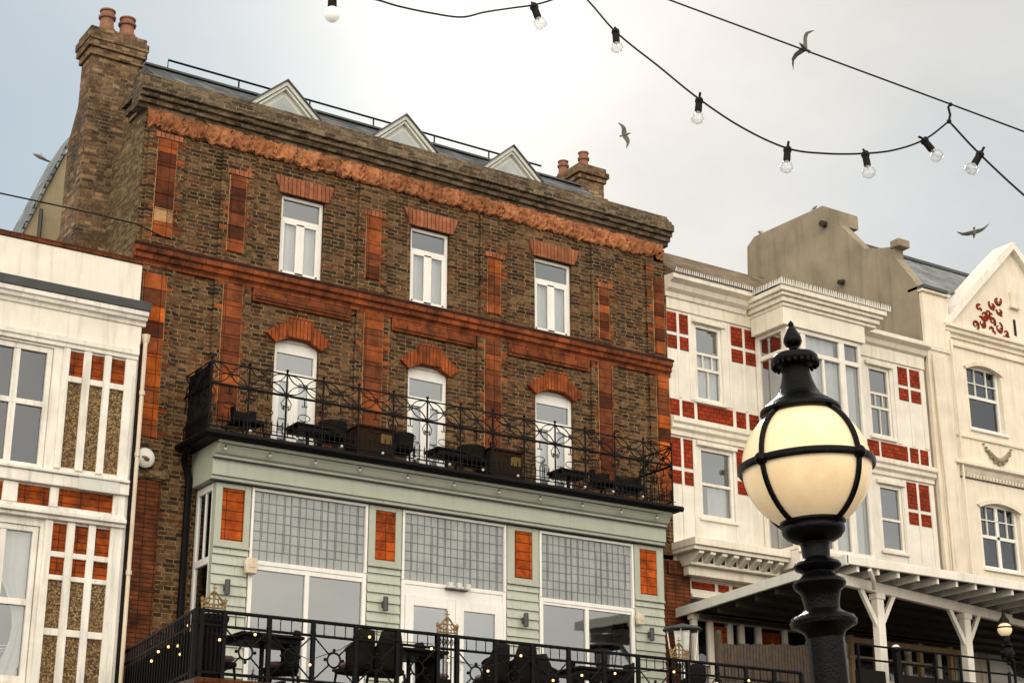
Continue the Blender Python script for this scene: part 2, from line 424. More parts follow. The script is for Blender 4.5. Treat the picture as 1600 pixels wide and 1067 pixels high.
cloudcol = wmix(shade, (0, 0, 0, 1), (6.55, 6.4, 6.2, 1))
cc = wn('ShaderNodeVectorMath', operation='SCALE'); cc.inputs[0].default_value = (8.6, 8.28, 7.8); L.new(shade, cc.inputs['Scale'])
skyb = wn('ShaderNodeVectorMath', operation='SCALE'); L.new(sky.outputs[0], skyb.inputs[0]); skyb.inputs['Scale'].default_value = 1.0
hz = wmix(.9, skyb.outputs[0], (4.2, 5.35, 6.2, 1))
col = wmix(cover, hz, cc.outputs[0])
# glow of the veiled sun
ds = wm('MAXIMUM', wdot(sd), 0)
glow = wm('ADD', wm('MULTIPLY', wm('POWER', ds, 260), 3.2), wm('MULTIPLY', wm('POWER', ds, 70), 1.0))
gv = wn('ShaderNodeVectorMath', operation='SCALE'); gv.inputs[0].default_value = (1, .97, .90); L.new(glow, gv.inputs['Scale'])
col = wmix(1, col, gv.outputs[0], 'ADD')
# sky behind the camera brightened and warmed, added as fill for the shaded fronts
back = wramp(wm('ADD', wm('MULTIPLY', wdot(-hv), .5), .5), [(.42, 1.0/3.9), (.95, 1.0)])
warm = wn('ShaderNodeVectorMath', operation='MULTIPLY'); L.new(col, warm.inputs[0])
wt = wmix(wm('SUBTRACT', wm('MULTIPLY', back, 1.3), .3, None, True), (1, 1, 1, 1), (1.0, .935, .83, 1)); L.new(wt, warm.inputs[1])
bs = wn('ShaderNodeVectorMath', operation='SCALE'); L.new(warm.outputs[0], bs.inputs[0]); L.new(wm('MULTIPLY', back, 3.9), bs.inputs['Scale'])
L.new(bs.outputs[0], bg.inputs['Color']); bg.inputs['Strength'].default_value = .1

S.view_settings.view_transform = 'Standard'; S.view_settings.look = 'None'; S.view_settings.exposure = 0; S.view_settings.gamma = 1
S.render.engine = 'CYCLES'
S.cycles.use_denoising = True; S.cycles.max_bounces = 6; S.cycles.transparent_max_bounces = 10
S.cycles.diffuse_bounces = 3; S.cycles.glossy_bounces = 3

# ------------------------------------------------------------------ ground
g = MB(); g.quad((-400,-400,-.12), (600,-400,-.12), (600,600,-.12), (-400,600,-.12))
tag(g.build('road', MAT['asphalt']), kind='structure')
g = MB(); g.box(-60, 90, 14, 40, -.11, .02)
tag(g.build('pavement', MAT['ground']), kind='structure')
g = MB(); g.box(-60, 90, 1.5, 6.5, -.11, .03)
tag(g.build('pavement', MAT['ground']), kind='structure')

# ------------------------------------------------------------------ window kit
def wall_holes(mb, x0, x1, z0, z1, y0, y1, holes):
    xs = sorted({x0, x1, *[h[0] for h in holes], *[h[1] for h in holes]}); zs = sorted({z0, z1, *[h[2] for h in holes], *[h[3] for h in holes]})
    for i in range(len(xs)-1):
        for j in range(len(zs)-1):
            cx, cz = (xs[i]+xs[i+1])/2, (zs[j]+zs[j+1])/2
            if any(h[0] < cx < h[1] and h[2] < cz < h[3] for h in holes): continue
            mb.quad((xs[i],y0,zs[j]), (xs[i+1],y0,zs[j]), (xs[i+1],y0,zs[j+1]), (xs[i],y0,zs[j+1]))
    for a, b, c, d in holes:
        mb.quad((a,y0,c),(a,y1,c),(a,y1,d),(a,y0,d)); mb.quad((b,y0,c),(b,y0,d),(b,y1,d),(b,y1,c))
        mb.quad((a,y0,d),(a,y1,d),(b,y1,d),(b,y0,d)); mb.quad((a,y0,c),(b,y0,c),(b,y1,c),(a,y1,c))
    return mb

def window(parent, x0, x1, z0, z1, y, fr=.07, vbars=(), hbars=(), extra=(), mat='white', pane='glass', curtain=None, sill=None, name='window', sub='pane', deep=.07, gaps=None):
    """frame with bars (position, half width); extra = loose bars (x0,x1,z0,z1)"""
    m = MB()
    m.box(x0, x0+fr, y, y+deep, z0, z1); m.box(x1-fr, x1, y, y+deep, z0, z1)
    m.box(x0+fr, x1-fr, y, y+deep, z0, z0+fr); m.box(x0+fr, x1-fr, y, y+deep, z1-fr, z1)
    for px, w in vbars: m.box(px-w, px+w, y+.008, y+deep-.008, z0+fr, z1-fr)
    for pz, w in hbars: m.box(x0+fr, x1-fr, y+.004, y+deep-.004, pz-w, pz+w)
    for a, b, c, d in extra: m.box(a, b, y+.014, y+deep-.014, c, d)
    o = m.build(name, MAT[mat], parent, bevel=.006)
    p = MB(); yy = y+deep*.6; p.quad((x0+fr*.5,yy,z0+fr*.5),(x1-fr*.5,yy,z0+fr*.5),(x1-fr*.5,yy,z1-fr*.5),(x0+fr*.5,yy,z1-fr*.5))
    p.build(sub, MAT[pane], o, nrm=False)
    if curtain:
        for (cx0, cx1, cz0, cz1, style) in curtain:
            c = MB(); n = max(8, int((cx1-cx0)/.03)); nz = 1 if style == 'net' else 12
            vs = []; fs = []
            for j in range(nz+1):
                for i in range(n+1):
                    u = i/n; w = j/nz
                    xx = cx0+(cx1-cx0)*u
                    if style == 'tie_l': k = 1-.55*math.sin(min(1, w*1.5)*math.pi/1) if w < .67 else 1; xx = cx0+(cx1-cx0)*u*(k if k > .3 else .3)
                    if style == 'tie_r': k = 1-.55*math.sin(min(1, w*1.5)*math.pi/1) if w < .67 else 1; xx = cx1-(cx1-cx0)*(1-u)*(k if k > .3 else .3)
                    vs.append((xx, y+deep+.06+.022*math.sin(u*n*.9)+.01*math.sin(u*17), cz0+(cz1-cz0)*w))
            for j in range(nz):
                for i in range(n):
                    b = j*(n+1)+i; fs.append((b, b+1, b+n+2, b+n+1))
            c.add(vs, fs); c.build('curtain', MAT['curtain' if style == 'net' else 'tiecurtain'], o, smooth=True, angle=80)
    if sill:
        s = MB(); s.box(x0-.06, x1+.06, y-sill, y+.03, z0-.07, z0-.003); s.build('sill', MAT[mat], o, bevel=.006)
    return o

def blocks(parent, name, x0, x1, z0, z1, y, seq, proud=.03, label=None):
    m = MB(); n = len(seq); h = (z1-z0)/n; zt = z1
    for i, k in enumerate(seq):
        m.cur = k; hh = h
        m.box(x0+random.uniform(0,.006), x1-random.uniform(0,.006), y-proud-random.uniform(0,.008), y+.05, zt-hh+.006, zt); zt -= hh
    m.cur = 5
    for e_ in (x0-.017, x1+.003): m.box(e_, e_+.014, y-proud*.6, y+.05, z0, z1)
    return m.build(name, [MAT['tc%d' % i] for i in range(6)], parent, bevel=.006)

# ================================================================== BRICK HOTEL
H = thing('brick_hotel', (15, 26, 0), 'tall dark brick hotel with orange terracotta bands and a sage green bay', 'hotel')
UW = [(12.11, 12.99), (14.84, 15.71), (17.70, 18.61)]
ZB, ZT = 12.85, 14.42
holes = [(a, b, ZB, ZT) for a, b in UW]+[(a, b, 9.4, 11.66) for a, b in UW]+[(11.3, 19.7, 4.95, 8.5)]
w = MB(); wall_holes(w, 9.4, 21.0, 0, 15.4, 26, 26.3, holes)
w.build('brick_wall', MAT['brick'], H)
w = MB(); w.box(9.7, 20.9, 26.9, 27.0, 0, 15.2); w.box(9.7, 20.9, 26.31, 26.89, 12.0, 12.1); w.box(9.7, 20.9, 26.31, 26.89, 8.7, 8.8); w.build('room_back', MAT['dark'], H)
# flank wall
w = MB(); w.poly_yz([(26.002,0),(26.002,15.6),(26.6,15.55),(27.62,14.95),(28.6,14.9),(36,13.0),(36,0)], 9.4, 9.66)
w.build('flank_wall', MAT['brickp'], H)
w = MB(); w.poly_yz([(26,0),(26,15.5),(28,15.5),(36,13),(36,0)], 20.75, 20.998); w.box(9.66, 20.75, 35.7, 36, 0, 13); w.build('rear_wall', MAT['brick'], H)
# parapet with corbelled cornice
prof = [(26.25,15.38),(25.96,15.38),(25.955,15.46),(25.88,15.46),(25.875,15.55),(25.80,15.55),(25.795,15.64),(25.73,15.64),(25.73,15.80),(25.80,15.81),(25.805,15.90),(25.90,15.905),(25.905,16.0),(25.95,16.005),(25.955,16.07),(26.25,16.07)]
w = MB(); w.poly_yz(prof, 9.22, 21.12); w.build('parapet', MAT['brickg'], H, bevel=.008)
w = MB()
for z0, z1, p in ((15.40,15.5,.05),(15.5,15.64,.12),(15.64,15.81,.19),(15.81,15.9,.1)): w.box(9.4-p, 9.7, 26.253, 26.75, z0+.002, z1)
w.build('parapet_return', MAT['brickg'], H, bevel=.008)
# carved leaf frieze: irregular acanthus lumps with a ragged lower edge
from mathutils import noise as mn_
m = MB(); nx, nz = 900, 14
vs = []; fs = []
fbm = lambda x, z, k: mn_.fractal(Vector((x*k, z*k, 3.3)), .9, 2.0, 4)
for i in range(nx+1):
    x = 9.42+(20.96-9.42)*i/nx
    un = .30; cu = (math.floor(x/un)+.5)*un; du = x-cu
    low = 15.03+.018*math.cos(2*math.pi*x/un)+.05*fbm(x, 1, 2.6)+.04*fbm(x, 4, 14)
    for j in range(nz+1):
        u = j/nz; z = low+(15.39-low)*u
        th = math.atan2(z-14.98, du); rr = math.hypot(du, z-14.98)          # fan of leaf ribs in every block
        rib = (.5+.5*math.cos(11*th))*max(0, min(1, rr/.12))*max(0, 1-abs(rr-.2)/.22)
        bulge = .035+.05*rib+.02*math.exp(-((rr-.06)/.05)**2)+.04*fbm(x, z*1.2, 12)+.03*fbm(x, z, 3)
        if abs(abs(du)-un/2) < .010: bulge *= .7
        vs.append((x, 25.985-max(.004, bulge*(.3 if j == 0 else 1)), z))
for i in range(nx):
    for j in range(nz):
        b = i*(nz+1)+j; fs.append((b, b+nz+1, b+nz+2, b+1))
m.add(vs, fs); m.build('leaf_frieze', MAT['tcfrieze'], H, smooth=True, angle=50)
# string course over the first floor and the bands beneath
m = MB(); m.poly_yz([(26.02,12.44),(25.95,12.44),(25.95,12.52),(25.90,12.55),(25.90,12.63),(25.85,12.66),(25.85,12.76),(25.93,12.80),(26.02,12.80)], 9.36, 21.06)
m.poly_yz([(26.02,12.80),(25.88,12.803),(25.88,12.83),(26.02,12.86)], 9.37, 21.05)
m.build('string_course', MAT['tcband'], H, bevel=.006)
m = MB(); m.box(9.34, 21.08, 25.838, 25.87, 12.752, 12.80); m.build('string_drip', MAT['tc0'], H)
for x0, x1 in ((11.62,13.6),(14.45,16.3),(17.05,19.0)):
    m = MB(); m.box(x0, x1, 25.955, 26.05, 12.2, 12.44); m.box(x0+.05, x1-.05, 25.93, 25.953, 12.25, 12.36); m.build('terracotta_band', MAT['tc2' if x0 < 14 else 'tcband'], H, bevel=.006)
# pilasters and their terracotta panels
PU = [(9.66,10.0,13.0,14.85,[3,1,2,1,1,5,3]), (11.06,11.36,13.02,14.5,[2,1,1,2,1,3]), (13.85,14.14,13.1,14.36,[3,3,3,2,1]), (16.56,16.84,12.96,14.12,[3,3,2,2,3,3]), (19.25,19.48,12.95,14.05,[2,1,3,2,1,2]), (20.66,20.92,12.9,14.55,[2,2,1,3,1,3])]
for a, b, z0, z1, q in PU:
    pw = MB(); pw.box(a-.17, min(b+.17, 20.99), 25.945, 26.02, 12.86, 14.97); pw.build('pilaster', MAT['brick'], H)
    blocks(H, 'terracotta_panel', a, b, z0, z1, 25.945, q)
    if a < 20:
        m = MB(); m.box(a-.06, b+.1, 25.92, 25.945, z1+.02, z1+.12); m.build('panel_cap', MAT['tcflat'], H)
def teeth(a, b, z0, z1, dens):
    m = MB(); z = z0
    while z < z1:
        for s_, e in ((-1, a), (1, b)):
            if random.random() < dens and e < 20.9 and e > 9.6:
                w_ = random.choice([.06, .11, .11, .17]); m.cur = random.choice([2, 3, 3, 2, 1])
                m.box(min(e, e+s_*w_), max(e, e+s_*w_), 25.938, 25.99, z+.006, z+.069)
        z += .075
    m.build('quoin_brickwork', [MAT['tc%d' % i] for i in range(6)], H)
for a, b, z0, z1, q in PU: teeth(a, b, z0-.05, z1+.25, .38)
PL = [(9.58,9.98,9.4,12.3,[3,2,4,1,3,4,4,3,4,3]), (11.05,11.4,9.9,12.4,[2,3,2,2,2,3,2,3]), (13.86,14.24,9.9,12.43,[3,2,3,2,2,3,2,3]), (16.5,16.85,9.9,12.43,[2,3,2,2,1,2,2,2]), (19.2,19.52,9.9,12.43,[2,2,1,2,2,1,1,2]), (20.67,20.98,9.6,12.43,[3,2,2,4,1,4,4,3,3,2])]
for a, b, z0, z1, q in PL:
    pw = MB(); pw.box(max(a-.17, 9.42), min(b+.17, 20.99), 25.945, 26.02, 8.7, 12.43); pw.build('pilaster', MAT['brick'], H)
    blocks(H, 'terracotta_panel', a, b, z0, z1, 25.945, q)
for a, b, z0, z1, q in PL: teeth(a, b, z0, z1, .3)
# lower corner piers, soot red
m = MB(); m.box(9.60, 10.15, 25.94, 26.02, 0, 8.66); m.build('corner_pier', MAT['tcpier'], H, bevel=.01)
m = MB(); m.box(20.15, 21.35, 25.90, 26.02, 0, 8.6); m.box(20.75, 21.4, 25.86, 25.9, 8.3, 8.55); m.build('corner_pier', MAT['tcpier'], H, bevel=.01)
m = MB(); m.box(9.6, 10.2, 25.92, 26.02, 8.72, 8.86); m.build('pier_cap', MAT['brickp'], H)
# upper casements
for a, b in UW:
    c = (a+b)/2; h = ZT-ZB
    window(H, a+.004, b-.004, ZB+.004, ZT-.004, 26.07, .065, extra=[(c-.085, c+.085, ZB+.06, ZB+h*.68), (a+.066, b-.066, ZB+h*.655, ZB+h*.735), (a+.066, a+.12, ZB+.06, ZB+h*.66), (b-.12, b-.066, ZB+.06, ZB+h*.66), (a+.066, b-.066, ZB+.066, ZB+.11)],
           pane='glassc', curtain=[(a+.06, b-.06, ZB+.05, ZB+h*.70, 'net')], sill=.1)
    m = MB(); m.poly_xz([(a-.05,ZT),(b+.05,ZT),(b+.17,ZT+.33),(a-.17,ZT+.33)], 25.95, 26.03); m.build('flat_arch', MAT['tcflat'], H, bevel=.006)
# french windows with segmental arches
def arc(x0, x1, zs, rise, n=14):
    c = (x0+x1)/2; hw = (x1-x0)/2; r = (hw*hw+rise*rise)/(2*rise)
    return [(c+hw*(2*i/n-1), zs+rise-r+math.sqrt(max(r*r-(hw*(2*i/n-1))**2, 0))) for i in range(n+1)]
for a, b in UW:
    c = (a+b)/2
    window(H, a+.004, b-.004, 9.404, 11.655, 26.07, .07, extra=[(a+.071, b-.071, 11.38, 11.58), (a+.071, b-.071, 10.86, 11.04), (c-.10, c+.10, 9.45, 10.87), (a+.071, a+.16, 9.45, 10.87), (b-.16, b-.071, 9.45, 10.87), (a+.071, b-.071, 9.45, 9.75)],
           pane='glass', name='french_window', curtain=[(a+.06, b-.06, 9.5, 10.9, 'net')])
    ins = arc(a-.01, b+.01, 11.50, .15); outs = arc(a-.20, b+.20, 11.66, .30)
    m = MB(); m.poly_xz(ins+outs[::-1], 25.93, 26.069)
    k0 = arc(c-.28, c+.28, 11.885, .06, 8)
    m.poly_xz([(c-.24,11.64),(c+.24,11.64)]+[(x, z+.115) for x, z in k0[::-1]], 25.905, 25.929)
    m.build('arch', MAT['tcarch'], H, bevel=.005)
# slate roof behind the parapet, ridge rail
m = MB(); m.poly_yz([(26.32,15.9),(28.5,17.63),(31,17.3),(35.8,15.3),(26.32,15.3)], 10.2, 20.7); m.build('roof', MAT['slate'], H)
m = MB(); m.box(10.2, 20.7, 28.44, 28.56, 17.64, 17.68); m.build('ridge', MAT['dgrey'], H)
m = MB(); m.tube([(10.68,28.5,17.58),(10.68,28.5,17.88),(19.6,28.5,17.88)], .022, 6)
for x in (12.2,13.8,15.3,16.8,18.2): m.tube([(x,28.5,17.58),(x,28.5,17.88)], .018, 5)
m.build('roof_rail', MAT['black'], H)
for cx in (12.62, 15.30, 17.92):
    m = MB(); hw, zb, za = .72, 16.72, 17.36
    m.poly_xz([(cx-hw+.1,zb-.5),(cx+hw-.1,zb-.5),(cx+hw-.1,zb+.05),(cx,za-.12),(cx-hw+.1,zb+.05)], 27.22, 28.3)
    o = m.build('dormer', MAT['dormer'], H)
    r = MB()
    for s in (-1, 1):
        r.poly_xz([(cx,za),(cx,za-.09),(cx+s*hw,zb-.09),(cx+s*hw,zb)], 27.1, 27.215); r.poly_xz([(cx,za-.101),(cx,za-.16),(cx+s*(hw-.05),zb-.14),(cx+s*(hw-.05),zb-.085)], 27.14, 27.215)
    r.build('bargeboard', MAT['dormer'], o)
    r = MB()
    for s in (-1, 1): r.poly_xz([(cx+s*.0,za+.035),(cx,za+.002),(cx+s*(hw+.04),zb-.03),(cx+s*(hw+.04),zb+.005)], 27.06, 28.4)
    r.build('dormer_roof', MAT['dgrey'], o)
    r = MB(); r.poly_xz([(cx-.34,zb-.3),(cx+.34,zb-.3),(cx+.34,zb+.04),(cx,za-.3),(cx-.34,zb+.04)], 27.19, 27.218); r.build('dormer_window', MAT['dormerpane'], o)
# chimneys
def pot(parent, x, y, z, h=.5, r=.13):
    m = MB(); m.lathe([(r*1.25,0),(r*1.25,.06),(r,.1),(r*.9,h*.6),(r*1.15,h*.62),(r*1.2,h*.72),(r*.95,h*.76),(r*.9,h*.92),(r*1.08,h*.94),(r*1.08,h),(r*.7,h)], (x,y,z), 14)
    return m.build('chimney_pot', MAT['pot'], parent, smooth=True)
m = MB(); m.poly_yz([(27.62,0),(27.62,17.05),(28.15,17.05),(28.15,16.2),(28.55,15.6),(28.55,0)], 8.86, 9.80)
ch = m.build('chimney', MAT['brickc'], H)
m = MB()
for z0, z1, p in ((17.05,17.2,.05),(17.2,17.34,.10),(17.34,17.5,.12),(17.5,17.62,.08)): m.box(8.86-p, 9.80+p, 27.62-p, 28.15+p, z0, z1-.002)
m.build('chimney_cap', MAT['brickc'], ch, bevel=.01)
m = MB(); m.box(9.0, 9.34, 27.7, 28.1, 17.62, 17.72); m.box(9.42, 9.74, 27.7, 28.1, 17.62, 17.72); m.build('pot_bed', MAT['pot'], ch)
pot(ch, 9.17, 27.85, 17.7, .47, .14); pot(ch, 9.57, 27.85, 17.7, .42, .145)
m = MB(); m.box(21.04, 21.72, 29.0, 30.1, 14, 18.15)
ch = m.build('chimney', MAT['brickc'], H)
m = MB()
for z0, z1, p in ((18.1,18.22,.05),(18.22,18.36,.10),(18.36,18.48,.05)): m.box(21.04-p, 21.72+p, 29.0-p, 30.1+p, z0+.05, z1+.048)
m.build('chimney_cap', MAT['brickc'], ch, bevel=.01)
pot(ch, 20.98+.15, 29.8, 18.5, .40, .12); pot(ch, 21.4, 29.35, 18.5, .52, .12)
m = MB(); m.box(21.8, 22.1, 29.2, 29.5, 14, 17.62); st = m.build('flue_stub', MAT['brickc'], H); pot(st, 21.95, 29.35, 17.6, .32, .12)

# ---- sage bay
BX0, BX1, BY = 10.80, 20.10, 25.20
def bay_box(name, mat, x0, x1, y0, y1, z0, z1, bevel=.006, parent=H):
    m = MB(); m.box(x0, x1, y0, y1, z0, z1); return m.build(name, MAT[mat], parent, bevel=bevel)
m = MB(); m.poly_yz([(26,8.64),(25.14,8.64),(25.14,8.70),(25.10,8.71),(25.10,8.97),(25.05,9.0),(25.05,9.03),(25.0,9.06),(24.95,9.14),(24.88,9.22),(24.88,9.25),(26,9.25)], 10.68, 20.12); m.build('bay_fascia', MAT['sage'], H, bevel=.004)
m = MB(); m.box(10.66, 20.14, 25.03, 25.1, 8.975, 8.992); m.box(10.67, 20.13, 25.085, 25.2, 8.62, 8.638); m.build('fascia_shadow_line', MAT['dgrey'], H)  # dark strips drawn in as the shadow lines along the fascia
PIERS = [(10.80,11.43), (13.66,14.31), (16.51,17.20), (19.40,20.10)]
TILES = [(10.92,11.32), (13.79,14.19), (16.67,17.06), (19.53,19.94)]
for (a, b), (ta, tb) in zip(PIERS, TILES):
    m = MB()     # weatherboards: lapped boards broken into lengths
    z = 4.95
    m.box(a, b, BY+.03, BY+.12, 4.95, 8.62)
    row = 0
    while z < 7.52:
        h = .165; cut = random.choice([.35, .5, .65, .45]) if row % 2 else random.choice([.3, .7, 2])
        xs = [a, a+(b-a)*cut, b] if cut < 1 else [a, b]
        for i in range(len(xs)-1):
            dy = random.uniform(0, .008); x0, x1 = xs[i]+.002, xs[i+1]-.002
            m.add([(x0,BY-.012-dy,z+.004),(x1,BY-.012-dy,z+.004),(x1,BY+.018,z+h),(x0,BY+.018,z+h),(x0,BY+.03,z+.004),(x1,BY+.03,z+.004)], [(0,1,2,3),(0,4,5,1),(0,3,4),(1,5,2)])
        z += h; row += 1
    m.build('weatherboard_pier', MAT['sage2'], H)
    m = MB()
    m.box(a, ta, BY-.02, BY+.029, 7.56, 8.61); m.box(tb, b, BY-.02, BY+.029, 7.56, 8.61)
    m.box(ta, tb, BY-.02, BY+.029, 7.56, 7.66); m.box(ta, tb, BY-.02, BY+.029, 8.53, 8.61)
    m.box(a-.01, b+.01, BY-.04, BY-.021, 7.535, 7.575)
    fr_ = m.build('panel_frame', MAT['sage'], H, bevel=.006)
    m = MB(); m.box(ta+.003, tb-.003, BY+.0, BY+.028, 7.663, 8.527); m.build('tile_panel', MAT['tilepan'], fr_)
def leading(parent, x0, x1, z0, z1, y, seed):
    rnd = random.Random(seed); m = MB(); t_ = .0036
    w = x1-x0; nc, nr = 15, 7
    for i in (1, 2): m.box(x0+w*i/3-.008, x0+w*i/3+.008, y-.014, y, z0, z1)
    for j in range(1, nr):
        for i in range(3):                         # each third is glazed separately, so the lines step a little
            zz_ = z0+(z1-z0)*j/nr+rnd.choice([0, 0, .010, -.008])
            m.box(x0+w*i/3, x0+w*(i+1)/3, y-.010, y-.001, zz_-t_, zz_+t_)
    for k in range(1, nc):
        a = x0+w*k/nc; m.box(a-t_, a+t_, y-.009, y-.0015, z0, z1)
        if k % 5 in (1, 4):                        # narrow border strips
            a += .028; j0 = rnd.randrange(0, 3); m.box(a-t_, a+t_, y-.009, y-.0015, z0+(z1-z0)*j0/nr, z1-(z1-z0)*rnd.randrange(0, 2)/nr)
    return m.build('leading', MAT['leadcame'], parent)
def leaded(x0, x1, z0, z1, seed):
    m = MB(); f = .045; y = BY+.0
    m.box(x0, x0+f, y-.02, y+.06, z0, z1); m.box(x1-f, x1, y-.02, y+.06, z0, z1)
    m.box(x0+f, x1-f, y-.015, y+.06, z1-.05, z1)
    o = m.build('leaded_window', MAT['white'], H, bevel=.005)
    m = MB(); m.box(x0+f, x1-f, y+.035, y+.05, z0, z1-.05); m.build('pane', MAT['leadglass'], o)
    leading(o, x0+f+.01, x1-f-.01, z0+.01, z1-.06, y+.034, seed)
leaded(11.45, 13.64, 7.40, 8.61, 1); leaded(14.33, 16.49, 7.38, 8.61, 2); leaded(17.22, 19.38, 7.37, 8.60, 3)
for a, b in ((11.45,13.64),(17.22,19.38)):
    window(H, a, b, 5.0, 7.395 if a < 12 else 7.365, BY-.015, .075, vbars=[((a+b)/2-.02, .04)], hbars=[], extra=[(a+.075, b-.075, 7.24, 7.33)], pane='glass', name='bay_window', deep=.08)
a, b = 14.33, 16.49; c = 15.42
window(H, a, b, 4.95, 7.375, BY-.015, .07, extra=[(a+.07, b-.07, 7.12, 7.31)], vbars=[], pane='glassd', name='door_frame', sub='fanlight', deep=.06)
for x0, x1 in ((a+.075, c-.003), (c+.003, b-.075)):
    dleaf = window(H, x0, x1, 4.96, 7.115, BY-.03, .17, extra=[(x0+.17, x1-.17, 5.13, 5.5)], pane='glass', name='door', deep=.05)
    m = MB(); hx = x1-.08 if x0 < c-.5 and x1 < c+.01 else x0+.08
    m.box(hx-.02, hx+.02, BY-.045, BY-.031, 5.9, 6.12); m.tube([(hx,BY-.05,6.04),(hx+(-.1 if hx < c else .1),BY-.06,6.04)], .009, 6); m.build('handle', MAT['steel'], dleaf)
# floor, ends of the bay and its roof
bay_box('bay_sill', 'sage', 10.78, 20.12, 25.16, 26, 4.88, 4.945)
for xs, xe in ((10.80,10.86),(20.04,20.1)):
    m = MB(); m.box(xs, xe, 25.325, 25.36, 4.95, 8.62); m.box(xs, xe, 25.9, 25.99, 4.95, 8.62); m.box(xs, xe, 25.36, 25.9, 8.5, 8.62); m.box(xs, xe, 25.36, 25.9, 7.28, 7.40); m.box(xs, xe, 25.36, 25.9, 4.95, 5.1); m.box(xs+.01, xe-.01, 25.6, 25.64, 7.4, 8.5)
    o = m.build('end_window', MAT['white'], H, bevel=.005)
    m = MB(); xm = (xs+xe)/2; m.quad((xm,25.34,5.0),(xm,25.95,5.0),(xm,25.95,8.58),(xm,25.34,8.58)); m.build('pane', MAT['glassd'], o)
# black balcony floor with gutter
m = MB(); m.box(10.42, 20.24, 24.8, 26, 9.252, 9.36); m.build('balcony_floor', MAT['black'], H, bevel=.01)
m = MB(); m.tube([(10.36,24.77,9.31),(20.28,24.77,9.31)], .055, 10); m.tube([(10.38,24.78,9.31),(10.38,25.95,9.3)], .05, 8); m.build('gutter', MAT['black'], H, smooth=True)
m = MB(); m.tube([(10.45,25.6,9.28),(10.5,25.9,9.1),(10.62,25.93,8.8),(10.62,25.93,5)], .06, 8); m.build('downpipe', MAT['black'], H, smooth=True)

# balcony railing on the first floor
BR = thing('balcony_railing', (15, 24.9, 9.36), 'black lacy iron railing of the first floor balcony above the sage bay', 'railing')
def rail(name, pts, r, parent, n=6): return MB().tube(pts, r, n).build(name, MAT['black'], parent)
XL, XR, YF, Z0, Z1, ZM = 10.47, 20.16, 24.9, 9.37, 10.57, 10.19
NP = 14; PW = (XR-XL)/NP
rail('top_rail', [(XL,25.97,Z1),(XL,YF,Z1),(XR,YF,Z1),(XR,25.97,Z1)], .014, BR)
rail('middle_rail', [(XL,25.97,ZM),(XL,YF,ZM),(XR,YF,ZM),(XR,25.97,ZM)], .024, BR)
rail('bottom_rail', [(XL,25.97,Z0+.1),(XL,YF,Z0+.1),(XR,YF,Z0+.1),(XR,25.97,Z0+.1)], .014, BR)
def lace(m, ox, oy, w, along='x'):
    P = (lambda u, z: (ox+u, oy, z)) if along == 'x' else (lambda u, z: (ox, oy+u, z))
    cz = (ZM+Z1)/2+.01; cu = w/2; hh = (Z1-ZM)/2-.02
    for su in (-1, 1):                                   # four leaf shaped loops meeting at a rosette
        for sz in (-1, 1):
            for bend in (-1, 1):
                pts = []
                for i in range(8):
                    s_ = i/7; bx = bend*.20*math.sin(math.pi*s_)
                    du, dz = su*(w/2-.02), sz*hh
                    pts.append(P(cu+du*s_-dz*bx*1.0, cz+dz*s_+du*bx*.8))
                m.tube(pts, .011, 4)
    m.tube([P(cu+.045*math.cos(a_), cz+.045*math.sin(a_)) for a_ in [k*math.pi/5 for k in range(10)]], .008, 4, True)
    m.tube([P(cu,ZM),P(cu,ZM-.13)], .011, 5)
    for s_ in (-1, 1):                                   # leaf drops and scrolls below the middle rail
        m.tube([P(cu,ZM-.13),P(cu+s_*.035,ZM-.15),P(cu+s_*.05,ZM-.125)], .010, 4)
        m.tube([P(cu+s_*w*.48,ZM-.02),P(cu+s_*w*.36,ZM-.14),P(cu+s_*w*.40,ZM-.24),P(cu+s_*w*.46,ZM-.22)], .009, 4)
        m.tube([P(cu+s_*w*.48,ZM-.2),P(cu+s_*w*.43,ZM-.17),P(cu+s_*w*.44,ZM-.26)], .012, 4)
    for k in range(7):                                   # short spiked pales along the foot
        u = w*(k+.5)/7; m.tube([P(u,Z0+.1),P(u,Z0+.30+.03*(k % 2)),P(u,Z0+.36+.03*(k % 2))], [.008,.012,.001], 4)
    m.tube([P(0,Z0+.27),P(w,Z0+.27)], .008, 4)
    m.tube([P(cu+.11*math.cos(a_), Z0+.48+.06*math.sin(a_)) for a_ in [k*math.pi/6 for k in range(12)]], .008, 4, True)
for i in range(NP+1):
    m = MB(); x = XL+i*PW; m.tube([(x,YF,Z0),(x,YF,Z1+.05)], .017, 6); m.ball((x,YF,Z1+.06), .028, 8, 6); m.build('post', MAT['black'], BR)
for i in range(NP):
    m = MB(); lace(m, XL+i*PW, YF, PW); m.build('lace_panel', MAT['black'], BR)
for xx in (XL, XR):
    m = MB(); lace(m, xx, YF, .53, 'y'); lace(m, xx, YF+.53, .53, 'y'); m.build('lace_panel', MAT['black'], BR)
# dark wicker sheets tied inside the left end
m = MB(); m.box(XL+.03, XL+.05, YF+.05, 25.9, Z0+.02, Z1-.02); m.build('screen_panel', MAT['wicker'], BR)

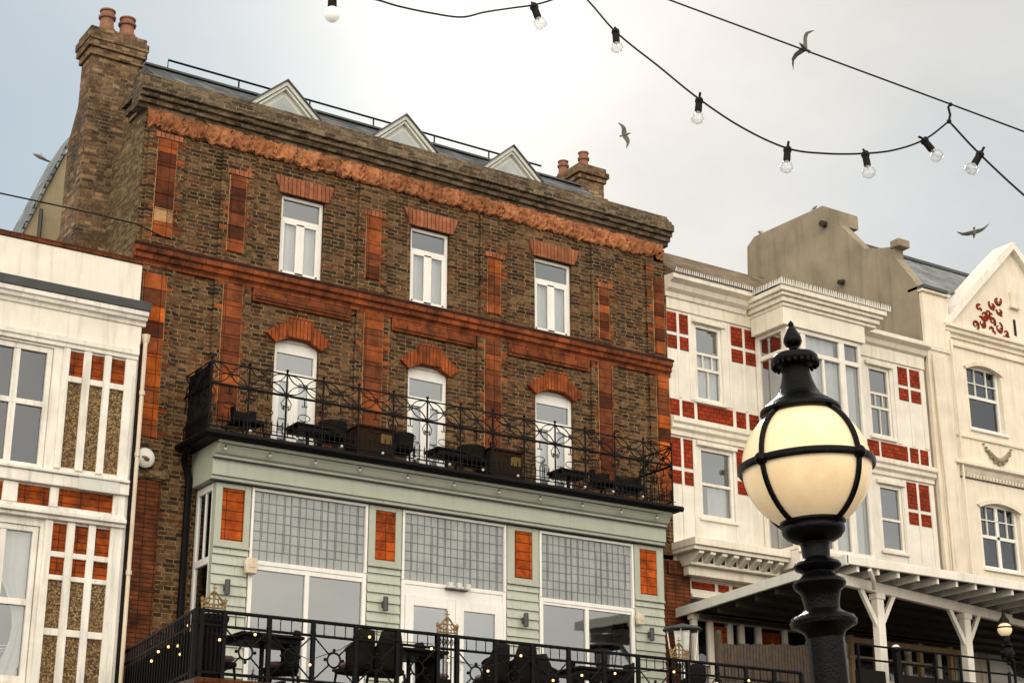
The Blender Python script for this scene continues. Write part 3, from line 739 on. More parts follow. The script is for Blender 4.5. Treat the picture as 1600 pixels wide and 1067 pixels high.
# ---------------------------------------------------------------- bulbs along the balcony
def bulb_string(name, pts, r, mat, label, cable_pts, group=None, cr=.006, sock=False):
    o = thing(name, cable_pts[0], label, 'string lights', group)
    MB().tube(cable_pts, cr, 5).build('cable', MAT['cable'], o)
    for p in pts:
        m = MB(); m.ball(p, r, 10, 8); m.build('bulb', MAT[mat], o, smooth=True)
        m = MB(); m.tube([(p[0],p[1],p[2]+r*.8),(p[0],p[1],p[2]+r*2.1)], r*.5, 6); m.build('socket', MAT['cable'], o)
    return o
ups = [(x, 24.74, 9.42) for x in (11.15,12.0,12.85,13.65,14.3,15.0,15.7,16.45,17.2,17.95,18.6,19.3)]
m_ = bulb_string('string_lights', ups, .026, 'whitebulb', 'small white bulbs strung along the top edge of the black balcony gutter', [(10.5,24.74,9.40)]+[(x, 24.74, 9.478) for x, _, _ in ups]+[(20.1,24.74,9.42)])
lows = [(x, 24.9, 9.10) for x in (10.8,11.6,12.45,13.3,14.25,15.2,16.15,17.05,18.0,18.9,19.75)]
m_ = bulb_string('string_lights', lows, .028, 'whitebulb', 'white bulbs hanging below the balcony gutter against the green cove', [(10.5,24.9,9.22)]+[(x, 24.9, 9.19) for x, _, _ in lows]+[(20.1,24.9,9.22)])

# wall lamps, alarm boxes, floodlight
WLAB = ['small grey up and down wall lamp beside the tile panel nearest the brick drainpipe', 'small grey wall lamp on the pier between the first window and the doors', 'small grey wall lamp on the pier between the doors and the last window', 'small grey wall lamp on the bay pier next to the patio heater']
for (x, z), lab in zip(((11.05,6.88),(13.97,6.9),(16.85,6.9),(19.70,6.9)), WLAB):
    o = thing('wall_lamp', (x, 25.16, z), lab, 'wall lamp', 'wall lamps on the sage bay')
    MB().box(x-.03, x+.03, 25.13, 25.185, z-.05, z+.05).build('bracket', MAT['dgrey'], o)
    MB().lathe([(.04,-.12),(.045,-.115),(.045,.115),(.04,.12),(.03,.11)], (x,25.09,z), 12).build('lamp_body', MAT['dgrey'], o, smooth=True)
for x, z, lab, s_ in ((11.45, 7.27, 'stained white alarm box on the frame of the first leaded window', 1), (19.44, 7.16, 'pale beige box fixed beside the last bay window', .8)):
    o = thing('alarm_box', (x, 25.13, z), lab, 'alarm box')
    m = MB(); m.poly_xz([(x-.09*s_,z-.13*s_),(x+.09*s_,z-.13*s_),(x+.11*s_,z+.02),(x+.09*s_,z+.13*s_),(x-.09*s_,z+.13*s_),(x-.11*s_,z+.02)], 25.06, 25.155); m.build('alarm_case', paint('stained_plastic', '#d9cdb4', .5, .1, '#a8743c', .8), o, bevel=.012)
    MB().box(x-.05*s_, x+.05*s_, 25.05, 25.059, z-.03, z+.03).build('alarm_label', MAT['pipe'], o)
o = thing('door_floodlight', (15.42, 25.1, 7.3), 'small twin spotlight bar above the white double doors', 'spotlight')
MB().box(15.2, 15.64, 25.12, 25.18, 7.29, 7.32).build('bracket', MAT['dgrey'], o)
for x in (15.24, 15.42, 15.6):
    m = MB(); m.box(x-.045, x+.045, 25.03, 25.119, 7.30, 7.40); m.build('lamp_head', MAT['dormer'], o, bevel=.008)
o = thing('wall_bell', (9.80, 25.8, 8.98), 'round white bell fixed at the foot of the orange terracotta pilaster', 'bell')
m = MB(); m.M = Matrix.Translation((9.80,25.88,9.02)) @ Matrix.Rotation(rad(90), 4, 'X'); m.lathe([(.165,0),(.17,.02),(.15,.05),(.1,.075),(.02,.085)], (0,0,0), 20); m.build('bell_dome', MAT['white'], o, smooth=True)
m = MB(); m.tube([(9.80,25.79,9.02),(9.76,25.76,8.97)], .018, 6); m.ball((9.82,25.78,8.98), .03, 8, 6); m.box(9.72, 9.80, 25.785, 25.80, 9.0, 9.03); m.build('striker', MAT['pot'], o)
MB().tube([(9.68,25.9,8.96),(9.95,25.9,8.88)], .02, 6).build('bracket', MAT['black'], o)

# ================================================================== TERRACE
T = thing('terrace', (15, 23.8, 0), 'raised hotel terrace deck over the ground floor shop front', 'terrace')
m = MB(); m.box(9.12, 21.1, 21.6, 25.14, 4.72, 4.875); m.build('deck', MAT['wood'], T)
m = MB(); m.box(9.10, 21.12, 21.5, 21.598, 4.5, 4.87); m.build('deck_fascia', MAT['tcpier'], T, bevel=.01)
m = MB(); wall_holes(m, 9.2, 21.0, 0.02, 4.7, 22.2, 22.4, [(10,12.6,.6,3.6),(13.2,15.6,.02,3.6),(16.4,20.2,.6,3.6)]); m.build('shop_wall', MAT['sage2'], T)
for a, b, z in ((10,12.6,.6),(13.2,15.6,.05),(16.4,20.2,.6)): window(T, a+.01, b-.01, z, 3.59, 22.3, .1, vbars=[((a+b)/2,.04)], name='shop_window')
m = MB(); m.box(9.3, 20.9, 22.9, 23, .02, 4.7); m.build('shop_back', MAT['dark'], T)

TR = thing('terrace_railing', (15, 21.8, 4.88), 'long black iron railing along the terrace with ringed crosses and gilded crests', 'railing')
TX0, TX1, TY, TZ0, TZ1 = 9.15, 20.35, 21.8, 4.88, 5.83
rail('top_rail', [(9.72,25.9,TZ1),(TX0,TY,TZ1),(TX1,TY,TZ1)], .028, TR, 8)
rail('second_rail', [(9.72,25.9,TZ1-.2),(TX0,TY,TZ1-.2),(TX1,TY,TZ1-.2)], .022, TR, 8)
rail('bottom_rail', [(9.72,25.9,TZ0+.1),(TX0,TY,TZ0+.1),(TX1,TY,TZ0+.1)], .024, TR, 8)
crests = [(9.24,9.58),(13.04,13.38),(17.50,17.84)]
def xpanel(m, a, b):
    cx, cz = (a+b)/2, (TZ0+.1+TZ1-.2)/2; zl, zh = TZ0+.1, TZ1-.2; r = .105
    for sx in (-1, 1):
        for sz in (-1, 1):
            ex, ez = (a if sx < 0 else b), (zl if sz < 0 else zh)
            d = Vector((ex-cx, 0, ez-cz)); d.normalize()
            m.tube([(cx+d.x*r,TY,cz+d.z*r),(ex,TY,ez)], .012, 5)
    m.tube([(cx+r*math.cos(k*math.pi/10),TY,cz+r*math.sin(k*math.pi/10)) for k in range(20)], .015, 6, True)
    for dx, dz in ((1,0),(-1,0),(0,1),(0,-1)):
        m.ball((cx+dx*(r+.035),TY,cz+dz*(r+.035)), .026, 8, 6)
    for u in (.25,.5,.75): m.tube([(a+(b-a)*u,TY,TZ1-.2),(a+(b-a)*u,TY,TZ1)], .008, 5)
runs = [(9.58,13.04,5),(13.38,17.50,6),(17.84,20.35,4)]
posts = [TX0]
for a, b, n in runs:
    for i in range(n):
        p0, p1 = a+(b-a)*i/n, a+(b-a)*(i+1)/n
        m = MB(); xpanel(m, p0, p1); m.build('cross_panel', MAT['black'], TR)
        posts += [p0, p1]
posts = sorted(set(round(p, 3) for p in posts))
for p in posts:
    m = MB(); m.box(p-.03, p+.03, TY-.03, TY+.03, TZ0, TZ1+.0); m.lathe([(.045,0),(.045,.03),(.02,.04),(.001,.05)], (p,TY,TZ1-.17), 8); m.build('post', MAT['black'], TR, bevel=.004)
for a, b in crests:
    m = MB(); c = (a+b)/2
    m.box(a-.03, a+.03, TY-.035, TY+.035, TZ0, TZ1+.02); m.box(b-.03, b+.03, TY-.035, TY+.035, TZ0, TZ1+.02)
    for k in range(5):
        x = a+(b-a)*(k+.5)/5; m.tube([(x,TY,TZ0+.1),(x,TY,TZ1)], .012, 5)
        m.tube([(x+.025*math.cos(q*math.pi/4),TY-.012,TZ1-.1+.05*math.sin(q*math.pi/4)) for q in range(8)], .008, 4, True)
    o = m.build('crest_panel', MAT['black'], TR)
    m = MB()
    for x, h in ((a,.17),(b,.17),(c,.36)):
        z = TZ1+.02; m.tube([(x,TY,z),(x,TY,z+h*.55),(x,TY,z+h)], [.018,.014,.004], 6); m.ball((x,TY,z+h*.68), .027, 8, 6); m.tube([(x-.035,TY,z+h*.84),(x+.035,TY,z+h*.84)], .009, 5); m.ball((x,TY,z+h*.97), .012, 6, 5)
    for s_ in (-1, 1):
        for q in range(3):
            cx, cz, r = c+s_*(.04+.055*q), TZ1+.2-.055*q, .034
            m.tube([(cx+r*math.cos(k*math.pi/5),TY,cz+r*math.sin(k*math.pi/5)) for k in range(10)], .010, 5, True)
            m.tube([(cx+r*.8*math.cos(k*math.pi/4),TY,TZ1+.07+r*.8*math.sin(k*math.pi/4)) for k in range(8)], .009, 5, True)
        m.tube([(c+s_*.03,TY,TZ1+.26),(c+s_*.08,TY,TZ1+.2),(c+s_*.16,TY,TZ1+.09)], .013, 5)
    m.tube([(a,TY,TZ1+.045),(b,TY,TZ1+.045)], .012, 5)
    m.build('crest', MAT['gold'], o)
n = 26
m = MB()
for i in range(1, n):
    u = i/n; x, y = TX0+(9.72-TX0)*u, TY+(25.9-TY)*u
    m.box(x-.012, x+.012, y-.012, y+.012, TZ0, TZ1)
m.build('side_bars', MAT['black'], TR)
m = MB(); m.add([(TX0+.05,TY+.1,TZ0),(9.74,25.8,TZ0),(9.74,25.8,TZ1-.25),(TX0+.05,TY+.1,TZ1-.25)], [(0,1,2,3)]); m.build('side_screen', MAT['wicker'], TR)
# lit garland on the terrace rail
gl = [(9.42,24.0,5.42),(9.36,23.6,5.50),(9.31,23.1,5.5),(9.25,22.6,5.44),(9.23,22.45,5.30),(9.2,22.15,5.66)]
gf = [(9.5,5.43),(10.03,5.55),(10.9,5.2),(11.85,5.68),(12.9,5.60),(13.2,5.45),(13.9,5.35),(14.5,5.63),(15.1,5.3),(15.65,5.42),(16.3,5.5),(17.5,5.62),(18.4,5.5),(19.1,5.6),(19.8,5.45)]
gp = gl+[(x, 21.74, z) for x, z in gf]
cab = []
for i, p in enumerate(gp):
    cab.append((p[0], p[1], p[2]+.07))
    if i < len(gp)-1: q = gp[i+1]; cab.append(((p[0]+q[0])/2, (p[1]+q[1])/2, (p[2]+q[2])/2+.0+.02))
bulb_string('string_lights', gp, .021, 'litbulb', 'lit warm bulbs looped along the black terrace railing', cab)

# furniture on the terrace (z floor 4.88) and on the balcony (9.36)
def mk_chair(loc, rot, label, group, tall=0, cushion=True, mat='wicker'):
    o = thing('wicker_chair', (0,0,0), label, 'chair', group)
    h = .92+tall
    m = MB()
    vs = []; n = 10                                     # curved tub back
    for j in range(7):
        z = .38+(h-.38)*j/6
        for i in range(n+1):
            a = math.pi*(i/n); r = .24+.02*j/6
            zz = z if 2 < i < n-2 else min(z, .64+.05*min(i, n-i))
            vs.append((r*math.cos(a), .02+r*.95*math.sin(a), zz))
    fs = [(j*(n+1)+i, j*(n+1)+i+1, (j+1)*(n+1)+i+1, (j+1)*(n+1)+i) for j in range(6) for i in range(n)]
    m.add(vs, fs); b = m.build('backrest', MAT[mat], o, smooth=True)
    sm = b.modifiers.new('thickness', 'SOLIDIFY'); sm.thickness = .04
    m = MB(); m.box(-.23, .23, -.25, .2, .34, .42); m.build('seat', MAT[mat], o, bevel=.02)
    if cushion:
        m = MB(); m.box(-.21, .21, -.23, .17, .423, .51); m.build('cushion', MAT['cushion'], o, bevel=.035)
    for sx in (-1, 1):
        for sy in (-1, 1):
            m = MB(); m.tube([(sx*.22,sy*.2,.35),(sx*.25,sy*.24,0)], [.022,.016], 6); m.build('leg', MAT['black'], o)
    o.location = loc; o.rotation_euler = (0,0,rot); ORG[o.name] = Vector(loc)
    return o
def mk_table(loc, label, group, r=.5, h=.78):
    o = thing('terrace_table', (0,0,0), label, 'table', group)
    m = MB(); m.box(-r, r, -r*.75, r*.75, h-.045, h); m.build('table_top', MAT['wicker'], o, bevel=.01)
    m = MB(); m.box(-r*.88, r*.88, -r*.65, r*.65, h-.11, h-.046); m.build('apron', MAT['black'], o)
    m = MB(); m.tube([(0,0,.03),(0,0,h-.1)], .035, 8); m.build('pedestal', MAT['black'], o)
    m = MB(); m.tube([(-.28,-.2,.02),(0,0,.07),(.28,.2,.02)], .022, 6); m.tube([(-.28,.2,.02),(0,0,.075),(.28,-.2,.02)], .022, 6); m.build('base', MAT['black'], o)
    o.location = loc; ORG[o.name] = Vector(loc)
    return o
TB = [((10.5,22.5,4.88), 'dark table on the terrace nearest the hotel corner with the alarm box'), ((12.95,22.5,4.88), 'dark terrace table behind the railing just before the middle gilded crest'), ((16.45,22.6,4.88), 'dark terrace table below the last bay window')]
tb0 = None
for loc, lab in TB:
    if tb0 is None: tb0 = mk_table(loc, lab, 'tables on the terrace')
    else: dup(tb0, loc, 0, lab)
CH = [((9.95,22.9,4.88), 1.6, 'cushioned wicker chair between the corner crest and the first table'), ((11.05,22.95,4.88), -2.2, 'cushioned wicker chair on the far side of the first terrace table'),
      ((11.95,22.3,4.88), .25, 'dark wicker chair with its tall back to the railing under the first mullion'), ((12.42,22.25,4.88), -.2, 'dark wicker chair with its back to the rail close to the second table'),
      ((13.5,22.75,4.88), 1.4, 'dark wicker chair tucked behind the middle gilded crest'), ((14.35,22.3,4.88), .2, 'dark wicker chair in front of the white double doors'),
      ((14.85,22.25,4.88), -.15, 'dark wicker chair in front of the third pier of the bay'), ((15.7,22.7,4.88), 1.7, 'dark wicker chair drawn up to the last terrace table on its door side'), ((17.1,22.7,4.88), -1.7, 'dark wicker chair at the last terrace table on its heater side'), ((18.3,22.3,4.88), .1, 'dark wicker chair at the rail past the gilded crest by the heater')]
c0 = None
for i, (loc, r_, lab) in enumerate(CH):
    r_ = r_ + math.pi if abs(r_) < .5 else r_
    if c0 is None: c0 = mk_chair(loc, r_, lab, 'wicker chairs on the terrace', .05)
    else: dup(c0, loc, r_, lab)
# wicker planter at the terrace corner
o = thing('planter', (9.55, 22.15, 4.88), 'tall black planter in the terrace corner behind the first gilded crest', 'planter')
m = MB(); m.lathe([(.16,0),(.2,.05),(.24,.85),(.26,.9),(.26,.95),(.22,.95),(.2,.9)], (9.55,22.2,4.88), 14); m.build('planter_pot', MAT['wicker'], o, smooth=True)
MB().lathe([(.2,.0),(.2,.02)], (9.55,22.2,5.79), 14).build('soil', MAT['soffit'], o)
# patio heater
o = thing('patio_heater', (19.55, 24.0, 4.88), 'steel patio heater with a round dark hood beside the red pier', 'patio heater')
m = MB(); m.lathe([(.36,0),(.365,.02),(.3,.06),(.12,.1),(.02,.13)], (19.55,24,6.80), 20); m.build('hood', MAT['dgrey'], o, smooth=True)
m = MB(); m.lathe([(.13,.0),(.20,.55),(.205,.58),(.17,.6)], (19.55,24,6.2), 4); m.lathe([(.05,0),(.05,.9)], (19.55,24,5.32), 10); m.build('burner_tube', MAT['steel'], o)
for sx, sy in ((-1,-1),(1,-1),(-1,1),(1,1)):
    MB().tube([(19.55+sx*.15,24+sy*.15,6.2),(19.55+sx*.2,24+sy*.2,6.83)], .012, 5).build('guard_bar', MAT['steel'], o)
m = MB(); m.lathe([(.24,0),(.24,.42),(.2,.45)], (19.55,24,4.88), 16); m.build('base', MAT['steel'], o, smooth=True)

# balcony furniture
BT = [((12.5,25.35,9.36), 'low dark table on the balcony before the first french window'), ((15.3,25.35,9.36), 'low dark table on the balcony before the middle french window'), ((18.0,25.35,9.36), 'low dark table on the balcony before the last french window')]
t0 = None
for loc, lab in BT:
    if t0 is None: t0 = mk_table(loc, lab, 'tables on the balcony', .34, .48)
    else: dup(t0, loc, 0, lab)
BC = [(11.35,.3,'dark wicker chair on the balcony at the screened drainpipe end'), (13.0,2.6,'dark wicker chair on the balcony between the first table and the first brown cabinet'), (14.35,2.8,'dark wicker chair on the balcony just past the first brown cabinet'),
      (15.85,2.9,'dark wicker chair on the balcony just before the second brown cabinet'), (18.85,.3,'dark wicker chair on the balcony just past the last table'), (19.5,-.3,'dark wicker chair at the far end of the balcony by the white building')]
b0 = None
for x, r_, lab in BC:
    if b0 is None: b0 = mk_chair((x,25.4,9.36), r_, lab, 'wicker chairs on the balcony', -.27, False)
    else: dup(b0, (x,25.4,9.36), r_, lab)
for x, lab in ((13.72,'brown wicker cabinet seat between the first and middle french windows'), (16.45,'brown wicker cabinet seat between the middle and last french windows')):
    o = thing('wicker_cabinet', (x, 25.3, 9.36), lab, 'cabinet', 'brown wicker cabinets on the balcony')
    m = MB(); m.box(x-.36, x+.36, 25.1, 25.14, 9.40, 9.95); m.build('front_panel', MAT['brownwicker'], o, bevel=.02)
    m = MB(); m.box(x-.36, x-.32, 25.142, 25.6, 9.40, 9.94); m.build('side_panel', MAT['brownwicker'], o)
    m = MB(); m.box(x+.32, x+.36, 25.142, 25.6, 9.40, 9.94); m.build('side_panel', MAT['brownwicker'], o)
    m = MB(); m.box(x-.38, x+.38, 25.08, 25.62, 9.952, 10.0); m.build('lid', MAT['brownwicker'], o, bevel=.015)
    m = MB(); m.box(x+.08, x+.3, 25.085, 25.099, 9.7, 9.88); m.build('lit_patch', plain('lit_patch_ochre', '#6a5424', .9), o, bevel=.01)  # ochre plate painted as the yellowish lit patch on the wicker front

# ================================================================== LEFT TIMBERED HOUSE
A = thing('timbered_house', (6, 25.7, 0), 'peeling white timbered house with rust tiles and pebbledash beside the brick hotel', 'house')
AX0, AX1, AY = 1.0, 9.50, 25.70
WN = [(5.2, 8.07), (1.3, 4.2)]
ah = [(5.2,8.07,8.52,10.56),(5.2,8.11,5.2,7.62),(1.3,4.2,8.52,10.56),(1.3,4.2,5.2,7.62)]
m = MB(); wall_holes(m, AX0, AX1, 0, 11.2, AY, AY+.2, ah); m.box(AX1-.1, AX1, AY+.002, 30, 0, 11.2); m.box(AX0, AX0+.1, AY+.002, 30, 0, 11.2); m.build('wall', MAT['oldwhite'], A)
m = MB(); m.box(AX0+.2, AX1-.2, AY+.75, AY+.8, 0, 11); m.build('room_back', MAT['dark'], A)
m = MB(); m.box(AX0, AX1-.06, AY-.02, AY+.25, 11.60, 12.30); m.build('parapet', MAT['render'], A, bevel=.01)
m = MB(); m.box(AX0, AX1-.05, AY-.04, AY+.3, 12.30, 12.40); m.build('coping', MAT['tcpier'], A, bevel=.01)
m = MB(); m.box(AX0, AX1, AY+.25, 30, 11.3, 11.5); m.build('roof', MAT['slate'], A)
m = MB(); m.poly_yz([(AY,11.44),(AY-.2,11.44),(AY-.23,11.58),(AY,11.60)], AX0, AX1+.08); m.build('gutter', MAT['dgrey'], A)
m = MB(); m.poly_yz([(AY,11.2),(AY-.06,11.2),(AY-.07,11.27),(AY-.13,11.28),(AY-.14,11.34),(AY-.18,11.35),(AY-.18,11.43),(AY,11.43)], AX0, AX1+.06); m.build('cornice', MAT['oldwhite'], A, bevel=.005)
m = MB(); m.box(AX0, AX1, AY-.03, AY, 10.78, 11.2); m.build('frieze', MAT['render'], A)
m = MB(); m.poly_yz([(AY,10.60),(AY-.05,10.60),(AY-.05,10.66),(AY-.08,10.68),(AY-.08,10.76),(AY,10.78)], AX0, AX1-.02); m.build('frieze_mould', MAT['oldwhite'], A, bevel=.004)
# timbers around the pebbledash
def strip(name, mat, rects, y0, y1, bevel=.008):
    for a, b, c, d in rects: o_ = MB().box(a, b, y0, y1, c, d).build(name, MAT[mat], A, bevel=bevel)
    return o_
cols = [(8.33,8.56),(8.69,8.91),(9.03,9.27)]
for a, b in cols:
    for z0, z1, mt, nm in ((10.13,10.56,'orgtile','tile_panel'),(8.62,10.03,'pebble','pebble_panel'),(7.25,7.70,'orgtile','tile_panel'),(6.88,7.16,'orgtile','tile_panel'),(6.05,6.80,'pebble','pebble_panel'),(4.9,5.94,'pebble','pebble_panel')):
        d = .035 if z0 < 8 else 0
        strip(nm, mt, [(a-d, b-d, z0, z1)], AY-.012, AY+.004, 0)
tim = []
for xs in (8.18,8.62,8.97):
    tim.append((xs+(.0 if xs > 8.2 else .02), {8.18:8.33,8.62:8.69,8.97:9.03}[xs]-.002, 8.6, 10.58))
tim = [(8.22,8.33,8.58,10.59),(8.56,8.69,8.58,10.59),(8.91,9.03,8.58,10.59),(9.27,9.46,8.3,10.59),
       (8.33,8.56,10.03,10.13),(8.69,8.91,10.03,10.13),(9.03,9.27,10.03,10.13),
       (8.17,8.295,0,7.74),(8.525,8.655,0,7.74),(8.875,8.995,0,7.74),(9.235,9.44,0,8.28),
       (8.295,8.525,7.16,7.25),(8.655,8.875,7.16,7.25),(8.995,9.235,7.16,7.25),(8.295,8.525,6.80,6.88),(8.655,8.875,6.80,6.88),(8.995,9.235,6.80,6.88),(8.295,8.525,5.94,6.05),(8.655,8.875,5.94,6.05),(8.995,9.235,5.94,6.05)]
strip('timber_frame', 'oldwhite', tim, AY-.05, AY+.004)
strip('sill_band', 'oldwhite', [(AX0, 9.47, 8.28, 8.46)], AY-.11, AY+.004)
strip('sill_band', 'dormer', [(8.62, 9.30, 8.27, 8.47)], AY-.125, AY-.111)
strip('sill_mould', 'oldwhite', [(AX0, 9.46, 8.47, 8.52)], AY-.15, AY+.004)
strip('tile_band', 'orgtile', [(6.6,7.45,7.95,8.25),(7.69,8.20,7.95,8.25),(8.34,9.24,7.98,8.26)], AY-.012, AY+.004, 0)
strip('tile_band', 'orgtile', [(1.4,2.6,7.95,8.25),(2.8,4.0,7.95,8.25),(4.4,6.4,7.95,8.25)], AY-.012, AY+.004, 0)
strip('band_post', 'oldwhite', [(7.45,7.69,7.95,8.27),(8.20,8.34,7.95,8.27)], AY-.05, AY+.004)
strip('lower_cornice', 'oldwhite', [(AX0,9.46,7.74,7.80),(AX0,9.44,7.87,7.93)], AY-.10, AY+.004)
strip('lower_cornice', 'oldwhite', [(AX0,9.45,7.801,7.869)], AY-.16, AY+.004)
for i, (a, b) in enumerate(WN):
    c = b-.52
    window(A, a+.004, b-.004, 8.524, 10.556, AY+.03, .09, vbars=[(c-.06,.055),(a+1.2,.055)], hbars=[(9.6,.045)], mat='oldwhite', pane='glassd', deep=.09, sill=.12)
    window(A, a+.004, b+.03, 5.204, 7.616, AY+.03, .09, vbars=[(c,.05),(a+1.2,.05)], hbars=[(6.42,.05)], mat='oldwhite', pane='glassc', deep=.09, curtain=[(c-.9, c-.1, 5.3, 7.55, 'tie_l'), (c+.06, b, 5.3, 7.55, 'tie_r')])
    for zz in (7.05,): pass
# striped lampshade / rolled blind shape seen behind the lower pane
for r_, z_, in ((.13,5.55),(.16,5.52),(.19,5.49)):
    pass
o = thing('dining_chair', (7.80, 26.0, 5.2), 'round ribbed white chair back behind the lower window of the timbered house', 'chair')
m = MB()
for k in range(3):
    r_ = .13+.035*k
    m.tube([(7.80+r_*math.cos(q*math.pi/12)*.85, 25.98, 5.52+r_*1.3*math.sin(q*math.pi/12)) for q in range(24)], .010, 5, True)
m.build('backrest', MAT['white'], o)
m = MB(); m.tube([(7.72,25.98,5.35),(7.70,26.0,4.95)], .012, 5); m.tube([(7.88,25.98,5.35),(7.90,26.0,4.95)], .012, 5); m.build('leg', MAT['white'], o)
# drainpipe between the two fronts
m = MB(); m.tube([(9.60,25.72,10.95),(9.57,25.62,10.85),(9.575,25.62,0)], .035, 8)
for z in (10.0,8.95,7.0): m.lathe([(.05,0),(.05,.07)], (9.575,25.62,z), 8)
m.lathe([(.045,0),(.07,.1),(.075,.16)], (9.60,25.70,10.92), 8)
m.build('drainpipe', MAT['pipe'], A, smooth=True)
m = MB(); m.tube([(9.515,25.66,10.9),(9.515,25.66,0)], .022, 6); m.build('cable_pipe', MAT['black'], A)

# wire running to the flank of the hotel
m = MB(); m.tube([(1.5,24.5,12.25),(4,24.5,12.36),(6.61,24.5,12.49),(7.74,24.6,12.55),(9.02,25.0,12.72),(9.8,25.9,13.0)], .014, 5)
tag(m.build('overhead_wire', MAT['cable']), 'thin dark wire crossing above the timbered house to the brick flank', 'wire')

# rear mansard behind the timbered house
Rr = thing('rear_house', (10, 31, 0), 'slate mansard end with a pale rendered wall behind the tall chimney', 'house')
gx = [(8.9,14.7),(9.62,16.62),(9.8,16.9),(11.5,17.2),(11.5,0),(8.9,0)]
m = MB(); m.poly_xz(gx, 31, 31.9); m.build('gable_wall', MAT['pale'], Rr)
m = MB(); m.add([(8.86,30.93,14.6),(9.60,30.93,16.66),(9.86,30.93,17.2),(9.86,32.0,17.2),(9.60,32.0,16.66),(8.86,32.0,14.6)], [(0,1,4,5),(1,2,3,4)])
b = m.build('slate_roof', MAT['slatel'], Rr); sm = b.modifiers.new('thickness', 'SOLIDIFY'); sm.thickness = .06; sm.offset = 1
m = MB(); m.tube([(9.18,30.9,13),(9.18,30.9,15.2)], .04, 6); m.build('vent_pipe', MAT['dgrey'], Rr)

# ================================================================== WHITE TILED HOUSE (right)
Wt = thing('white_tiled_house', (25, 26, 0), 'white painted house with red tile squares and a projecting glazed oriel', 'house')
WX0, WX1, WY = 21.02, 28.68, 26.0
wh = [(21.77,22.52,12.10,13.80),(26.83,27.53,12.13,13.80),(21.78,22.70,9.60,11.10),(26.91,27.63,9.52,11.03)]
m = MB(); wall_holes(m, WX0, WX1, 0, 14.3, WY, WY+.2, wh); m.box(WX0, WX0+.1, WY+.003, 31, 0, 14.3); m.build('wall', MAT['panelwhite'], Wt)
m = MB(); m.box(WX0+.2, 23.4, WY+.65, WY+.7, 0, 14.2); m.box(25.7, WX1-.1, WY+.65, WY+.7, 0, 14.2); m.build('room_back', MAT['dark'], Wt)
def wbox(name, mat, rects, y0, y1=WY+.004, bevel=.006):
    for a, b, c, d in rects: o_ = MB().box(a, b, y0, y1, c, d).build(name, MAT[mat], Wt, bevel=bevel)
    return o_
reds = [[(21.04,21.29),(21.34,21.60)], [(22.79,23.10),(23.17,23.48)], [(27.80,28.10),(28.19,28.50)]]
for grp in reds:
    for a, b in grp:
        wbox('red_tile', 'redtile', [(a, b, 13.50, 13.93)], WY-.012, bevel=0); wbox('red_tile', 'redtile', [(a, b, 13.13, 13.42)], WY-.012, bevel=0)
        wbox('red_tile', 'redtile', [(a, b, 10.58, 11.19)], WY-.012, bevel=0); wbox('red_tile', 'redtile', [(a, b, 10.22, 10.50)], WY-.012, bevel=0)
for a, b in ((21.04,21.30),(21.38,21.69),(21.78,22.74),(22.84,23.10),(23.2,23.48),(26.5,27.02),(27.09,27.92),(28.0,28.26),(28.33,28.58)):
    wbox('red_tile_band', 'redtile', [(a, b, 11.67, 12.02)], WY-.012, bevel=0)
# raised white battens
for a in (21.30, 22.70, 23.11, 28.105):
    wbox('batten', 'panelwhite', [(a-.004, a+.06, 12.06, 13.98), (a-.004, a+.06, 9.0, 11.22)], WY-.02)
wbox('batten', 'panelwhite', [(21.61,21.70,12.06,13.98),(21.61,21.70,9.0,11.22),(28.52,28.64,12.06,13.98),(28.52,28.64,9.0,11.22),(27.64,27.78,12.06,13.98),(27.66,27.78,9.0,11.22),(22.53,22.69,12.06,13.98)], WY-.02)
for x0, x1 in ((WX0, 23.5), (25.6, WX1)):
    m = MB(); m.poly_yz([(WY,11.24),(WY-.05,11.24),(WY-.05,11.33),(WY-.12,11.38),(WY-.12,11.46),(WY-.17,11.50),(WY-.17,11.60),(WY-.06,11.64),(WY,11.64)], x0, x1)
    m.build('string_moulding', MAT['cornice'], Wt, bevel=.005)
wbox('frieze', 'cornice', [(WX0, 23.45, 13.99, 14.28), (25.6, WX1, 13.99, 14.28)], WY-.04, WY)
m = MB(); cp = [(WY,14.24),(WY-.08,14.24),(WY-.10,14.34),(WY-.2,14.40),(WY-.24,14.50),(WY-.38,14.56),(WY-.38,14.66),(WY,14.7)]
m.poly_yz(cp, WX0-.05, 23.2); m.build('cornice', MAT['cornice'], Wt, bevel=.005)
m = MB(); m.poly_yz([(y_+.12 if y_ < WY else y_, z-.06) for y_, z in cp], 25.6, WX1+.06); m.build('cornice', MAT['cornice'], Wt, bevel=.005)
m = MB(); m.poly_yz([(WY-.36,14.70),(WY+.9,15.72),(WY+1.6,15.6),(WY+3.6,14.32),(WY,14.32),(WY,14.66)], WX0-.02, 25.7); m.build('roof', MAT['rooftile'], Wt)
m = MB(); m.box(25.7, WX1, WY+.05, 31, 14.4, 14.5); m.build('flat_roof', MAT['dgrey'], Wt)
# row of bird spikes on the eaves
m = MB()
def spikes(x0, y0, x1, y1, z, step=.055):
    L_ = math.hypot(x1-x0, y1-y0); n_ = int(L_/step)
    for i in range(n_+1):
        u = i/n_; m.tube([(x0+(x1-x0)*u, y0+(y1-y0)*u, z),(x0+(x1-x0)*u+random.uniform(-.015,.015), y0+(y1-y0)*u-.02, z+.125)], [.017,.006], 4)
spikes(WX0, WY-.38, 23.12, WY-.38, 14.66); spikes(23.12, WY-.4, 23.12, 24.68, 14.58); spikes(23.12, 24.66, 26.3, 24.66, 14.56)
m.build('eaves_spikes', MAT['white'], Wt)
m = MB(); m.box(WX0-.03, 23.12, WY-.41, WY-.3, 14.665, 14.69); m.build('eaves_gutter', MAT['dgrey'], Wt)
